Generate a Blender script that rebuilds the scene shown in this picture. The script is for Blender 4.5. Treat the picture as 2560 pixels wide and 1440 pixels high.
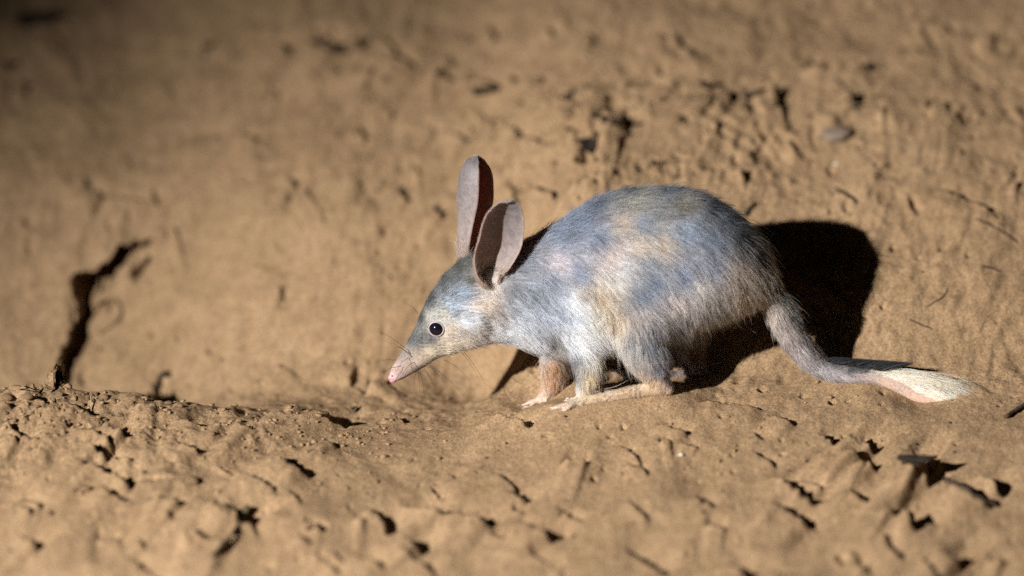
import bpy, bmesh, math, random
import numpy as np
from mathutils import Vector

for o in list(bpy.data.objects):
    bpy.data.objects.remove(o)
scene = bpy.context.scene
col = scene.collection
R = math.radians

# ------------------------------------------------------------------ camera
TH = R(15.0)            # camera looks down by this much
DIST = 9.0              # metres from the lens to the animal
S = 2425.0              # photo pixels per metre at the animal
AIM = np.array([0.0, 0.0, 0.113])
FWD = np.array([0.0, math.cos(TH), -math.sin(TH)])
UP = np.array([0.0, math.sin(TH), math.cos(TH)])
RIGHT = np.array([1.0, 0.0, 0.0])
CAM = AIM - DIST * FWD
cd = bpy.data.cameras.new('camera')
cam = bpy.data.objects.new('camera', cd)
col.objects.link(cam)
cam.location = CAM
cam.rotation_euler = (math.pi / 2 - TH, 0, 0)
cd.sensor_width = 36.0
cd.lens = 36.0 * DIST / (2560.0 / S)
cd.clip_start = 0.05
cd.clip_end = 500.0
cd.dof.use_dof = True
cd.dof.focus_distance = DIST + 0.005
cd.dof.aperture_fstop = 1.15
scene.camera = cam
scene.cycles.use_denoising = False      # keep the fine grain of the fur and the sand
scene.cycles.sample_clamp_indirect = 2.0
scene.cycles.sample_clamp_direct = 6.0
scene.render.resolution_x = 1024
scene.render.resolution_y = 576

# ------------------------------------------------------------------ night sky, one torch
w = bpy.data.worlds.new('World')
scene.world = w
w.use_nodes = True
nt = w.node_tree
bg = nt.nodes['Background']
sky = nt.nodes.new('ShaderNodeTexSky')
sky.sky_type = 'NISHITA'
sky.sun_disc = False
sky.sun_elevation = R(1.0)
sky.sun_rotation = R(200)
nt.links.new(sky.outputs[0], bg.inputs[0])
bg.inputs[1].default_value = 0.004

LDIR = np.array([1.0, 1.15, -0.57])
LDIR = LDIR / np.linalg.norm(LDIR)
LAIM = np.array([0.02, -0.54, -0.15])
LDIST = 5.2
ld = bpy.data.lights.new('torch', 'SPOT')
torch = bpy.data.objects.new('torch', ld)
col.objects.link(torch)
TPOS = np.array([0.06, 0.0, 0.10]) - LDIR * LDIST      # held beside the camera, to its left
torch.location = TPOS
torch.rotation_euler = Vector(LAIM - TPOS).to_track_quat('-Z', 'Y').to_euler()
ld.energy = 2800.0
ld.color = (1.0, 0.965, 0.92)
ld.spot_size = R(32.8)
ld.spot_blend = 1.0
ld.shadow_soft_size = 0.025

vs = scene.view_settings
vs.view_transform = 'Standard'
vs.look = 'None'
vs.exposure = 0.0
vs.gamma = 1.0
vs.use_curve_mapping = False

# ------------------------------------------------------------------ helpers
def srgb(r, g, b):
    c = np.array([r, g, b], float) / 255.0
    return np.where(c <= 0.04045, c / 12.92, ((c + 0.055) / 1.055) ** 2.4)

def ray(px, py):
    return FWD * DIST + RIGHT * ((px - 1280.0) / S) + UP * ((720.0 - py) / S)

def at_y(px, py, y=0.0):
    d = ray(px, py)
    t = (y - CAM[1]) / d[1]
    return CAM + d * t

def smooth(a, b, x):
    t = np.clip((x - a) / (b - a), 0.0, 1.0)
    return t * t * (3 - 2 * t)

_rng = np.random.RandomState(7)
_perm = _rng.permutation(512)
_grad = _rng.uniform(0, 2 * math.pi, 512)
_gx, _gy = np.cos(_grad), np.sin(_grad)

def noise2(x, y, seed=0):
    x = np.asarray(x, float) + seed * 17.31
    y = np.asarray(y, float) - seed * 9.77
    xi = np.floor(x).astype(int); yi = np.floor(y).astype(int)
    xf = x - xi; yf = y - yi
    u = xf * xf * xf * (xf * (xf * 6 - 15) + 10)
    v = yf * yf * yf * (yf * (yf * 6 - 15) + 10)
    def g(ix, iy, dx, dy):
        h = _perm[(_perm[ix & 511] + iy) & 511]
        return _gx[h] * dx + _gy[h] * dy
    a = g(xi, yi, xf, yf); b = g(xi + 1, yi, xf - 1, yf)
    c = g(xi, yi + 1, xf, yf - 1); d = g(xi + 1, yi + 1, xf - 1, yf - 1)
    return (a + (b - a) * u + ((c + (d - c) * u) - (a + (b - a) * u)) * v) * 1.5

def fbm(x, y, octv=4, seed=0, gain=0.5):
    s = 0; a = 1.0
    for k in range(octv):
        s = s + a * noise2(x * 2 ** k, y * 2 ** k, seed + k)
        a *= gain
    return s

def link(o, parent=None):
    col.objects.link(o)
    if parent is not None:
        o.parent = parent
    return o

def tag(o, label, cat, group=None):
    o['label'] = label
    o['category'] = cat
    if group:
        o['group'] = group
    return o

def mesh_obj(name, verts, faces, mat, parent=None, smooth_shade=True):
    me = bpy.data.meshes.new(name)
    me.from_pydata([tuple(v) for v in verts], [], faces)
    me.update()
    if smooth_shade:
        me.polygons.foreach_set('use_smooth', [True] * len(me.polygons))
    me.materials.append(mat)
    return link(bpy.data.objects.new(name, me), parent)

# ------------------------------------------------------------------ materials
def new_mat(name):
    m = bpy.data.materials.new(name)
    m.use_nodes = True
    return m, m.node_tree, m.node_tree.nodes['Principled BSDF']

def sand_material(name, c1, c2, c3, bump=0.0012):
    m, t, p = new_mat(name)
    N = t.nodes; L = t.links
    tc = N.new('ShaderNodeTexCoord')
    n1 = N.new('ShaderNodeTexNoise'); n1.inputs['Scale'].default_value = 9.0
    n1.inputs['Detail'].default_value = 6.0; n1.inputs['Roughness'].default_value = 0.6
    n2 = N.new('ShaderNodeTexNoise'); n2.inputs['Scale'].default_value = 430.0
    n2.inputs['Detail'].default_value = 3.0; n2.inputs['Roughness'].default_value = 0.7
    n3 = N.new('ShaderNodeTexNoise'); n3.inputs['Scale'].default_value = 55.0
    n3.inputs['Detail'].default_value = 5.0; n3.inputs['Roughness'].default_value = 0.65
    for n in (n1, n2, n3):
        L.new(tc.outputs['Object'], n.inputs['Vector'])
    r1 = N.new('ShaderNodeValToRGB')
    e = r1.color_ramp.elements
    e[0].position = 0.36; e[0].color = (*c2, 1)
    e[1].position = 0.62; e[1].color = (*c1, 1)
    L.new(n1.outputs['Fac'], r1.inputs['Fac'])
    r3 = N.new('ShaderNodeValToRGB')
    e = r3.color_ramp.elements
    e[0].position = 0.30; e[0].color = (0.72, 0.70, 0.68, 1)
    e[1].position = 0.60; e[1].color = (1.03, 1.03, 1.03, 1)
    L.new(n3.outputs['Fac'], r3.inputs['Fac'])
    mx = N.new('ShaderNodeMix'); mx.data_type = 'RGBA'; mx.blend_type = 'MULTIPLY'
    mx.inputs['Factor'].default_value = 0.8
    L.new(r1.outputs['Color'], mx.inputs['A']); L.new(r3.outputs['Color'], mx.inputs['B'])
    r2 = N.new('ShaderNodeValToRGB')
    e = r2.color_ramp.elements
    e[0].position = 0.34; e[0].color = (0.52, 0.50, 0.48, 1)
    e[1].position = 0.66; e[1].color = (1.28, 1.26, 1.24, 1)
    L.new(n2.outputs['Fac'], r2.inputs['Fac'])
    mx2 = N.new('ShaderNodeMix'); mx2.data_type = 'RGBA'; mx2.blend_type = 'MULTIPLY'
    mx2.inputs['Factor'].default_value = 0.95
    L.new(mx.outputs['Result'], mx2.inputs['A']); L.new(r2.outputs['Color'], mx2.inputs['B'])
    L.new(mx2.outputs['Result'], p.inputs['Base Color'])
    p.inputs['Roughness'].default_value = 0.95
    p.inputs['Specular IOR Level'].default_value = 0.15
    b = N.new('ShaderNodeBump'); b.inputs['Strength'].default_value = 0.8
    b.inputs['Distance'].default_value = bump
    b2 = N.new('ShaderNodeBump'); b2.inputs['Strength'].default_value = 0.5
    b2.inputs['Distance'].default_value = 0.0016
    L.new(n3.outputs['Fac'], b2.inputs['Height'])
    L.new(n2.outputs['Fac'], b.inputs['Height'])
    L.new(b2.outputs['Normal'], b.inputs['Normal'])
    L.new(b.outputs['Normal'], p.inputs['Normal'])
    return m

M_SAND = sand_material('sand', (0.352, 0.238, 0.138), (0.315, 0.210, 0.120), None)
M_CLOD = sand_material('clod_sand', (0.350, 0.238, 0.140), (0.29, 0.195, 0.112), None)

def plain(name, c, rough=0.8, spec=0.3, nscale=60.0, var=0.35, bump=0.0):
    m, t, p = new_mat(name)
    N = t.nodes; L = t.links
    tc = N.new('ShaderNodeTexCoord')
    n = N.new('ShaderNodeTexNoise'); n.inputs['Scale'].default_value = nscale
    n.inputs['Detail'].default_value = 4.0
    L.new(tc.outputs['Object'], n.inputs['Vector'])
    r = N.new('ShaderNodeValToRGB')
    e = r.color_ramp.elements
    e[0].position = 0.3; e[0].color = tuple(v * (1 - var) for v in c) + (1,)
    e[1].position = 0.7; e[1].color = tuple(min(1, v * (1 + var)) for v in c) + (1,)
    L.new(n.outputs['Fac'], r.inputs['Fac'])
    L.new(r.outputs['Color'], p.inputs['Base Color'])
    p.inputs['Roughness'].default_value = rough
    p.inputs['Specular IOR Level'].default_value = spec
    if bump:
        b = N.new('ShaderNodeBump'); b.inputs['Distance'].default_value = bump
        L.new(n.outputs['Fac'], b.inputs['Height']); L.new(b.outputs['Normal'], p.inputs['Normal'])
    return m

M_TWIG = plain('twig_bark', (0.055, 0.038, 0.024), 0.9, 0.2, 300, 0.5, 0.0006)
M_BARK_FLAKE = plain('bark_and_dark_flakes', (0.022, 0.016, 0.012), 0.95, 0.15, 200, 0.5, 0.001)
M_STRAW = plain('dry_straw', (0.36, 0.29, 0.18), 0.8, 0.3, 200, 0.3)
M_ROOT = plain('pale_root', (0.20, 0.14, 0.07), 0.9, 0.2, 200, 0.3)
M_LEAF = plain('dead_leaf', (0.075, 0.06, 0.032), 0.8, 0.3, 150, 0.4)
M_PALE = plain('pale_pebble', (0.66, 0.60, 0.50), 0.6, 0.4, 200, 0.15)

# ------------------------------------------------------------------ the ground: a bank above a dug hollow
def prof(y, pts):
    # piecewise slope profile, smoothed
    xs = [p[0] for p in pts]; zs = [p[1] for p in pts]
    out = 0
    for k, wgt in ((-0.024, .12), (-0.012, .23), (0, .30), (0.012, .23), (0.024, .12)):
        out = out + wgt * np.interp(y + k, xs, zs)
    return out

FRONT_PTS = [(-40, -0.90), (-6, -0.70), (-2.5, -0.52), (-1.0, -0.275), (-0.5, -0.132), (-0.25, -0.058)]
RIGHT_PTS = FRONT_PTS + [(-0.10, -0.013), (-0.03, 0.004), (0.03, 0.022), (0.06, 0.046), (0.10, 0.080),
             (0.20, 0.143), (0.32, 0.203), (0.5, 0.285), (0.8, 0.40), (1.2, 0.50), (2.0, 0.62), (40, 1.2)]
LEFT_PTS = FRONT_PTS + [(-0.10, -0.016), (0.0, 0.001), (0.05, -0.024), (0.11, -0.075),
            (0.20, -0.085), (0.25, -0.045), (0.30, 0.005), (0.36, 0.072), (0.42, 0.120), (0.52, 0.175), (0.75, 0.28),
            (1.1, 0.38), (2.0, 0.58), (40, 1.2)]
MID_PTS = FRONT_PTS + [(-0.12, -0.036), (-0.04, -0.030), (0.0, -0.030), (0.06, -0.034), (0.12, -0.037),
           (0.17, -0.015), (0.23, 0.04), (0.31, 0.11), (0.38, 0.16), (0.5, 0.22), (0.75, 0.33),
           (1.1, 0.43), (2.0, 0.60), (40, 1.2)]

def z_raw(x, y):
    zr = prof(y, RIGHT_PTS); zm = prof(y, MID_PTS); zl = prof(y, LEFT_PTS)
    a = smooth(-0.46, -0.15, x)
    b = smooth(-0.07, 0.09, x)
    z = zl * (1 - a) + zm * a
    z = z * (1 - b) + zr * b
    # crest at the left is a little higher
    z = z + 0.010 * smooth(-0.30, -0.55, x) * np.exp(-((y + 0.01) / 0.12) ** 2)
    return z

contacts = []          # (x, y, z): points that the ground has to pass through
_rbf = None
def z_base(x, y):
    z = z_raw(x, y)
    if _rbf is not None:
        for (cx, cy, a) in _rbf:
            z = z + a * np.exp(-(((x - cx) / RS) ** 2 + ((y - cy) / RS) ** 2))
    return z
RS = 0.035

def hit(px, py, zf=None):
    zf = zf or z_base
    d = ray(px, py)
    ts = np.linspace(0.80, 1.25, 900)
    P = CAM[None, :] + ts[:, None] * d[None, :]
    f = P[:, 2] - zf(P[:, 0], P[:, 1])
    k = np.argmax(f < 0) if (f < 0).any() else len(ts) - 1
    k = max(k, 1)
    a, b = f[k - 1], f[k]
    t = ts[k - 1] + (ts[k] - ts[k - 1]) * (a / (a - b + 1e-12))
    return CAM + t * d

# ------------------------------------------------------------------ bilby skeleton (photo outline, sagittal plane y = 0)
# rows: top px, bottom px, half width px, depth offset of the section (m)
INS = 5.0
STATIONS = [
    ((970, 936), (986, 957), 9, 0), ((978, 913), (1006, 952), 15, 0), ((993, 887), (1034, 938), 21, 0),
    ((1010, 857), (1067, 920), 28, 0), ((1033, 818), (1102, 898), 33, 0), ((1056, 762), (1150, 882), 45, 0),
    ((1086, 710), (1195, 868), 55, 0), ((1122, 670), (1236, 858), 60, 0), ((1168, 634), (1272, 860), 62, 0),
    ((1232, 618), (1312, 870), 60, 0), ((1300, 600), (1352, 884), 66, 0), ((1370, 562), (1400, 896), 78, 0),
    ((1430, 528), (1450, 898), 92, 0), ((1490, 492), (1510, 888), 106, 0), ((1560, 471), (1568, 878), 118, 0),
    ((1650, 464), (1640, 868), 126, 0), ((1740, 474), (1712, 844), 128, 0), ((1820, 516), (1782, 812), 120, 0),
    ((1878, 574), (1836, 792), 100, 0), ((1922, 644), (1870, 778), 70, 0), ((1950, 708), (1893, 768), 44, 0),
    ((1990, 764), (1918, 808), 38, 0), ((2018, 822), (1952, 864), 33, 0), ((2044, 866), (1992, 914), 29, -0.002),
    ((2078, 902), (2048, 948), 24, -0.004), ((2135, 917), (2117, 961), 22, -0.007), ((2195, 924), (2185, 964), 20, -0.010),
    ((2255, 944), (2235, 983), 18, -0.013), ((2312, 978), (2288, 1010), 16, -0.016), ((2372, 1000), (2358, 1018), 9, -0.018)]

def ring(T, B, hw, y, n=24, inset=INS):
    T = np.array(T, float); B = np.array(B, float)
    d = (T - B) / np.linalg.norm(T - B)
    ins = min(inset, 0.12 * np.linalg.norm(T - B) / 2 + 0.5)
    T = T - d * ins; B = B + d * ins
    pt = at_y(T[0], T[1], y); pb = at_y(B[0], B[1], y)
    c = (pt + pb) / 2; h = (pt - pb) / 2
    b = max(hw - ins * 0.6, 3.0) / S
    # silhouette of the tilted ellipse must keep the photographed extent
    e = np.linalg.norm(h)
    vert = abs(h[2]) / max(e, 1e-9)
    k = math.sqrt(max(e * e - (b * math.sin(TH) * vert) ** 2, (0.6 * e) ** 2)) / e
    h = h * k
    out = []
    for i in range(n):
        a = 2 * math.pi * i / n
        ca, sa = math.cos(a), math.sin(a)
        pear = 1.0 - 0.10 * ca          # a little heavier below
        out.append(c + h * ca + np.array([0, -1, 0]) * b * sa * pear)
    return out

bv, bf = [], []
def add_loft(rings):
    n = len(rings[0]); base = len(bv)
    for r in rings:
        bv.extend(r)
    for i in range(len(rings) - 1):
        for j in range(n):
            a = base + i * n + j; b = base + i * n + (j + 1) % n
            bf.append((a, b, b + n, a + n))
    for k, s in ((0, -1), (len(rings) - 1, 1)):
        c = np.mean(rings[k], axis=0)
        ci = len(bv); bv.append(c)
        o = base + k * n
        for j in range(n):
            t = (o + j, o + (j + 1) % n, ci)
            bf.append(t if s > 0 else t[::-1])

def catmull(P, m):
    P = [np.array(p, float) for p in P]
    P = [2 * P[0] - P[1]] + P + [2 * P[-1] - P[-2]]
    out = []
    for i in range(1, len(P) - 2):
        p0, p1, p2, p3 = P[i - 1:i + 3]
        for k in range(m):
            t = k / m
            out.append(0.5 * ((2 * p1) + (-p0 + p2) * t + (2 * p0 - 5 * p1 + 4 * p2 - p3) * t * t + (-p0 + 3 * p1 - 3 * p2 + p3) * t ** 3))
    out.append(P[-2])
    return out

flat = [(*T, *B, hw, y) for (T, B, hw, y) in STATIONS]
add_loft([ring(s[0:2], s[2:4], s[4], s[5]) for s in catmull(flat, 4)])

def add_ball(c, r, n=14, m=9):
    rings = []
    for i in range(1, m):
        th = math.pi * i / m
        rings.append([c + r * np.array([math.sin(th) * math.cos(2 * math.pi * j / n), math.sin(th) * math.sin(2 * math.pi * j / n), math.cos(th)]) for j in range(n)])
    add_loft(rings)

def add_limb(chain, m=5, ends=True):
    # chain rows: px, py, y (m), radius px
    P = [np.append(at_y(c[0], c[1], c[2]), c[3] / S) for c in chain]
    Q = catmull(P, m)
    rings = []
    for i, q in enumerate(Q):
        a = Q[max(i - 1, 0)][:3]; b = Q[min(i + 1, len(Q) - 1)][:3]
        t = (b - a) / (np.linalg.norm(b - a) + 1e-12)
        u = np.cross(t, [0, 1, 0.02]); u /= np.linalg.norm(u) + 1e-12
        v = np.cross(t, u)
        rings.append([q[:3] + max(q[3], 0.0005) * (math.cos(2 * math.pi * j / 14) * u + math.sin(2 * math.pi * j / 14) * v) for j in range(14)])
    add_loft(rings)
    if ends:
        add_ball(P[0][:3], P[0][3]); add_ball(P[-1][:3], P[-1][3])

# near hind leg, thigh to heel, then the long foot
add_limb([(1665, 700, -0.010, 90), (1630, 780, -0.024, 74), (1596, 840, -0.034, 56), (1618, 890, -0.040, 50), (1636, 930, -0.045, 37), (1652, 964, -0.047, 25)])
add_limb([(1668, 973, -0.047, 17), (1620, 976, -0.048, 17), (1550, 988, -0.052, 15), (1480, 1001, -0.056, 13), (1425, 1013, -0.060, 12)])
NEAR_TOES = [(1382, 1022, -0.062, 7.5), (1406, 1030, -0.068, 6), (1445, 1003, -0.052, 5)]
for tx, ty, yy, rr in NEAR_TOES:
    add_limb([(1440, 1010, -0.059, 9), ((1440 + tx) / 2, (1010 + ty) / 2 - 2, yy, rr), (tx, ty, yy, rr * 0.8)])
# far hind leg and foot
add_limb([(1690, 760, 0.02, 80), (1715, 830, 0.036, 48), (1736, 880, 0.042, 30), (1752, 925, 0.042, 18)])
add_limb([(1758, 930, 0.042, 14), (1700, 937, 0.045, 12), (1620, 938, 0.047, 10), (1545, 930, 0.048, 8), (1524, 924, 0.048, 7)])
# far foreleg, reaching forward
add_limb([(1425, 800, 0.004, 58), (1402, 862, 0.014, 44), (1392, 908, 0.022, 36), (1385, 948, 0.026, 29), (1368, 983, 0.028, 18), (1352, 1000, 0.029, 14)])
FAR_FINGERS = [(1300, 1017, 0.028, 5.0), (1320, 1020, 0.018, 5.0), (1308, 1008, 0.038, 4.5), (1372, 1010, 0.016, 4.5)]
for tx, ty, yy, rr in FAR_FINGERS:
    add_limb([(1352, 1001, 0.029, 9), ((1352 + tx) / 2, (1001 + ty) / 2 - 3, (yy + 0.029) / 2, rr * 1.1), (tx, ty, yy, rr * 0.8)])
# near foreleg, under the chest
add_limb([(1452, 820, -0.008, 60), (1466, 885, -0.018, 44), (1474, 930, -0.025, 35), (1468, 968, -0.028, 26), (1460, 992, -0.029, 18)])
for tx, ty, yy in ((1418, 1004, -0.030), (1428, 1009, -0.038), (1420, 999, -0.022)):
    add_limb([(1456, 996, -0.029, 10), ((1456 + tx) / 2, (996 + ty) / 2 - 2, yy, 5.5), (tx, ty, yy, 4)])
# brow and cheek
add_limb([(1150, 800, -0.012, 34), (1190, 800, -0.014, 38)])
add_limb([(1150, 800, 0.012, 34), (1190, 800, 0.014, 38)])

# where the feet and the tail touch the sand
def touch(px, py, y, r):
    p = at_y(px, py, y)
    contacts.append((p[0], p[1], p[2] - r / S + 0.0030))
touch(1668, 973, -0.047, 17); touch(1550, 990, -0.052, 12); touch(1480, 1002, -0.056, 10)
touch(1425, 1013, -0.060, 10); touch(1386, 1022, -0.063, 7)
touch(1758, 930, 0.042, 14); touch(1620, 938, 0.047, 10); touch(1530, 926, 0.048, 7)
touch(1352, 1000, 0.029, 13); touch(1304, 1016, 0.028, 5)
touch(1460, 993, -0.029, 16); touch(1424, 1004, -0.030, 5)
for (T, B, hw, y) in STATIONS[25:29]:
    touch(B[0], B[1] - 3, y, 0)
# a few points fix the surroundings where the head's shadow must fall
p = at_y(1228, 997, 0.117); contacts.append(tuple(p))
A = np.array([[math.exp(-(((a[0] - b[0]) / RS) ** 2 + ((a[1] - b[1]) / RS) ** 2)) for b in contacts] for a in contacts])
rhs = np.array([c[2] - float(z_raw(np.array(c[0]), np.array(c[1]))) for c in contacts])
coef = np.linalg.solve(A + 0.02 * np.eye(len(contacts)), rhs)
_rbf = [(c[0], c[1], k) for c, k in zip(contacts, coef)]

# ------------------------------------------------------------------ ground mesh
def axis(dense, lo, hi):
    out = list(dense)
    st = dense[1] - dense[0]; v = dense[0]; left = []
    while v > lo:
        st *= 1.35; v -= st; left.append(v)
    st = dense[-1] - dense[-2]; v = dense[-1]; right = []
    while v < hi:
        st *= 1.35; v += st; right.append(v)
    return np.array(left[::-1] + out + right)

gx = axis(np.arange(-0.62, 0.62, 0.00185), -40, 40)
gy = axis(np.concatenate([np.arange(-0.95, -0.20, 0.0040), np.arange(-0.20, 0.52, 0.0020), np.arange(0.52, 0.95, 0.0032)]), -30, 40)
X, Y = np.meshgrid(gx, gy)
ZB = z_base(X, Y)
near_w = np.exp(-np.maximum(np.abs(X) - 0.7, 0) ** 2) * smooth(-3, -1.0, Y) * (1 - smooth(1.0, 3, Y))
dZy, dZx = np.gradient(ZB, gy, gx)
steep = np.sqrt(1 + dZx ** 2 + dZy ** 2)
dens = lambda s: 1.0
front = 1 - smooth(-0.10, 0.06, Y)
calm = np.ones_like(X)
for (cx, cy, _z) in contacts:
    calm = np.minimum(calm, 1 - 0.9 * np.exp(-(((X - cx) / 0.022) ** 2 + ((Y - cy) / 0.022) ** 2)))
D = np.zeros_like(X); DYA = np.zeros_like(X)
wx = X + 0.02 * fbm(X * 9, Y * 9, 2, 31); wy = Y + 0.02 * fbm(X * 9, Y * 9, 2, 41)
D += 0.010 * fbm(wx * 5, wy * 5, 3, 1) * smooth(-0.05, 0.25, Y)
D += front * 0.0070 * fbm(wx * 7, wy * 5, 2, 3) * calm * smooth(-0.03, -0.14, Y)
D += front * 0.0010 * fbm(wx * 20, wy * 14, 2, 4) * calm * smooth(-0.03, -0.14, Y)
# lumpy dug sand on the bank, streaky scrapes running down it
D += (1 - front) * 0.0028 * fbm(wx * 24, wy * 20, 3, 5)
D += (1 - front) * 0.0016 * fbm((wx - wy * 0.6) * 60, (wy + wx * 0.3) * 18, 3, 9)
# left mound: crumbly
mound = smooth(-0.12, -0.36, X) * np.exp(-((Y + 0.07) / 0.16) ** 2)
D += mound * (0.006 * fbm(wx * 22, wy * 12, 3, 13) + 0.0018 * np.abs(fbm(X * 90, Y * 60, 2, 15)))
D += calm * (0.0011 - 0.0005 * front * (1 - mound)) * fbm(X * 75, Y * 55, 3, 17)
D += calm * 0.0007 * np.maximum(fbm(X * 170, Y * 150, 2, 19), 0)
# small random pits, more of them on the upper bank
pn = fbm(X * 34, Y * 30, 2, 23)
D -= (1 - front) * 0.008 * smooth(0.72, 1.1, pn)
pn = fbm(X * 80, Y * 60, 2, 27)
D -= calm * 0.0045 * smooth(0.75, 1.1, pn)
# coarse clods on the upper right bank
cl = smooth(-0.16, -0.05, X) * (1 - smooth(0.30, 0.42, X)) * smooth(0.20, 0.26, Y - 0.12 * np.clip(-X, -0.1, 0.2)) * (1 - smooth(0.34, 0.46, Y))
cl = cl * smooth(-0.25, 0.35, fbm(X * 11, Y * 11, 2, 28))
cc_ = fbm(wx * 42, wy * 34, 3, 29)
D += cl * (0.010 * np.abs(cc_) - 0.012 * smooth(0.45, 0.85, -fbm(wx * 36, wy * 30, 2, 30)))

LXY = LDIR[:2] / np.linalg.norm(LDIR[:2])
TANE = -LDIR[2] / np.linalg.norm(LDIR[:2])

def window(x0, x1, y0, y1):
    i0, i1 = np.searchsorted(gx, [x0, x1]); j0, j1 = np.searchsorted(gy, [y0, y1])
    return slice(max(j0, 0), j1 + 1), slice(max(i0, 0), i1 + 1)

def scarp(ax, ay, bx, by, th, gain=1.9, seed=0):
    """a small broken edge of crusted sand; its lee side drops away from the light"""
    a = hit(ax, ay)[:2]; b = hit(bx, by)[:2]
    m = ((ax + bx) / 2, (ay + by) / 2)
    p1 = hit(m[0], m[1] - th / 2)[:2]; p2 = hit(m[0], m[1] + th / 2)[:2]
    d = b - a; ln = np.linalg.norm(d); d = d / ln
    nrm = np.array([-d[1], d[0]])
    if nrm @ LXY < 0:
        nrm = -nrm
    wd = min(max(abs((p2 - p1) @ nrm) * 2.0, 0.007), 0.06)
    c = (a + b) / 2
    j, i = window(c[0] - ln - 0.12, c[0] + ln + 0.12, c[1] - ln - 0.12, c[1] + ln + 0.12)
    x = X[j, i]; y = Y[j, i]
    if x.size == 0:
        return
    jm = min(max(int(np.searchsorted(gy, c[1])), 1), len(gy) - 2); im = min(max(int(np.searchsorted(gx, c[0])), 1), len(gx) - 2)
    slope = float(dZx[jm, im]) * nrm[0] + float(dZy[jm, im]) * nrm[1]
    H = wd * min(max(TANE / max(nrm @ LXY, 0.45) + slope, 0.22), 1.6) * gain
    pp = ((x - a[0]) * d[0] + (y - a[1]) * d[1]) / ln
    q = (x - a[0]) * nrm[0] + (y - a[1]) * nrm[1] + wd * 0.5
    q = q + wd * (0.26 * noise2(pp * ln * 40 + seed * 3.1, pp * 0 + seed, 51) + 0.16 * noise2(pp * ln * 170, pp * 0 + seed, 53)) + 0.05 * ln * (4 * pp * (1 - pp) - 0.5) * (1 if seed % 2 else -1)
    tp = smooth(0.0, 0.30, pp) * (1 - smooth(0.80, 1.0, pp)) * (0.92 + 0.25 * noise2(pp * ln * 60, pp * 0 + 3 * seed, 57))
    f = np.where(q < 0, 0.5 * np.exp(q / (3.2 * wd)), np.where(q < 0.2 * wd, 0.5 - q / (0.2 * wd), -0.5 * (1 - smooth(0.2 * wd, 2.8 * wd, q))))
    D[j, i] += H * f * tp

def pit(px, py, rx, ry=None, ang=0.0, depth=1.8, seed=0):
    ry = ry or rx
    c = hit(px, py); yy = abs(hit(px, py - ry)[1] - hit(px, py + ry)[1]) / 2
    rxw = rx / S; ryw = min(max(yy, rxw * 0.5), rxw * 4)
    j, i = window(c[0] - 3 * rxw - .02, c[0] + 3 * rxw + .02, c[1] - 3 * ryw - .02, c[1] + 3 * ryw + .02)
    u = (X[j, i] - c[0]) / rxw; v = (Y[j, i] - c[1]) / ryw
    ca, sa = math.cos(ang), math.sin(ang)
    u, v = u * ca - v * sa, u * sa + v * ca
    r = np.sqrt(u * u + v * v) + 0.45 * noise2(u * 1.3 + seed, v * 1.3, 61)
    D[j, i] -= depth * min(rxw, ryw) * 1.5 * (1 - smooth(0.55, 1.15, r)) - 0.15 * rxw * np.exp(-((r - 1.4) / 0.4) ** 2)

FRONT_SCARPS = [
    (0, 1018, 38, 1032, 8), (10, 1060, 95, 1100, 13), (0, 1098, 55, 1113, 9), (155, 1002, 240, 1037, 12), (150, 1052, 310, 1127, 10),
    (260, 1055, 340, 1085, 18), (170, 1120, 285, 1152, 13), (440, 1045, 585, 1085, 12), (420, 1105, 510, 1150, 12),
    (530, 1160, 715, 1245, 10), (195, 1165, 355, 1230, 17), (680, 1145, 795, 1195, 18), (780, 1032, 905, 1066, 22),
    (260, 1240, 320, 1265, 12), (390, 1260, 465, 1280, 13), (560, 1265, 630, 1315, 34), (925, 1265, 1000, 1320, 22),
    (1000, 1245, 1260, 1305, 12), (1010, 1340, 1080, 1375, 22), (845, 1380, 862, 1420, 14), (880, 1380, 975, 1435, 14),
    (55, 1345, 115, 1375, 18), (50, 1265, 90, 1300, 13), (750, 1352, 785, 1372, 12), (1560, 1100, 1630, 1200, 12),
    (1640, 1052, 1730, 1092, 9), (1740, 995, 1915, 1025, 7), (1925, 1040, 2000, 1065, 9), (2045, 1080, 2105, 1115, 20),
    (2130, 1078, 2210, 1115, 24), (2110, 1130, 2205, 1165, 12), (2245, 1143, 2340, 1167, 24),
    (2300, 1185, 2345, 1210, 24), (2370, 1210, 2490, 1270, 16), (2450, 1185, 2530, 1235, 20), (1930, 1180, 2055, 1250, 20),
    (2140, 1210, 2195, 1270, 22), (1930, 1260, 2045, 1305, 13), (2230, 1270, 2320, 1335, 24), (1570, 1365, 1675, 1435, 18),
    (1825, 1400, 1890, 1440, 18), (2215, 1350, 2265, 1405, 16), (2350, 1385, 2425, 1415, 26), (1280, 1220, 1330, 1245, 16),
    (1330, 1315, 1395, 1355, 24), (1210, 1040, 1340, 1065, 13), (995, 1046, 1030, 1058, 8), (60, 1005, 130, 1020, 9),
    (0, 975, 110, 985, 10), (330, 1010, 400, 1022, 7), (700, 1040, 770, 1055, 7), (590, 1085, 640, 1100, 8)]
for k, s in enumerate(FRONT_SCARPS):
    scarp(*s, gain=1.7, seed=k)
rq = random.Random(77)
for k in range(60):
    ax, ay = rq.uniform(0, 2500), rq.uniform(1075, 1430)
    if (1250 < ax < 1750 and ay < 1110) or (2000 < ax and ay < 1090):
        continue
    ln_ = rq.uniform(22, 60) * (2.2 if k % 4 == 0 else 1)
    scarp(ax, ay, ax + ln_, ay + ln_ * rq.choice([rq.uniform(0.2, 0.6), rq.uniform(0.2, 0.6), rq.uniform(-0.1, 0.2), rq.uniform(0.7, 1.3)]), rq.uniform(3, 8) * (1.5 if k % 4 == 0 else 1), gain=1.5, seed=300 + k)
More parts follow.
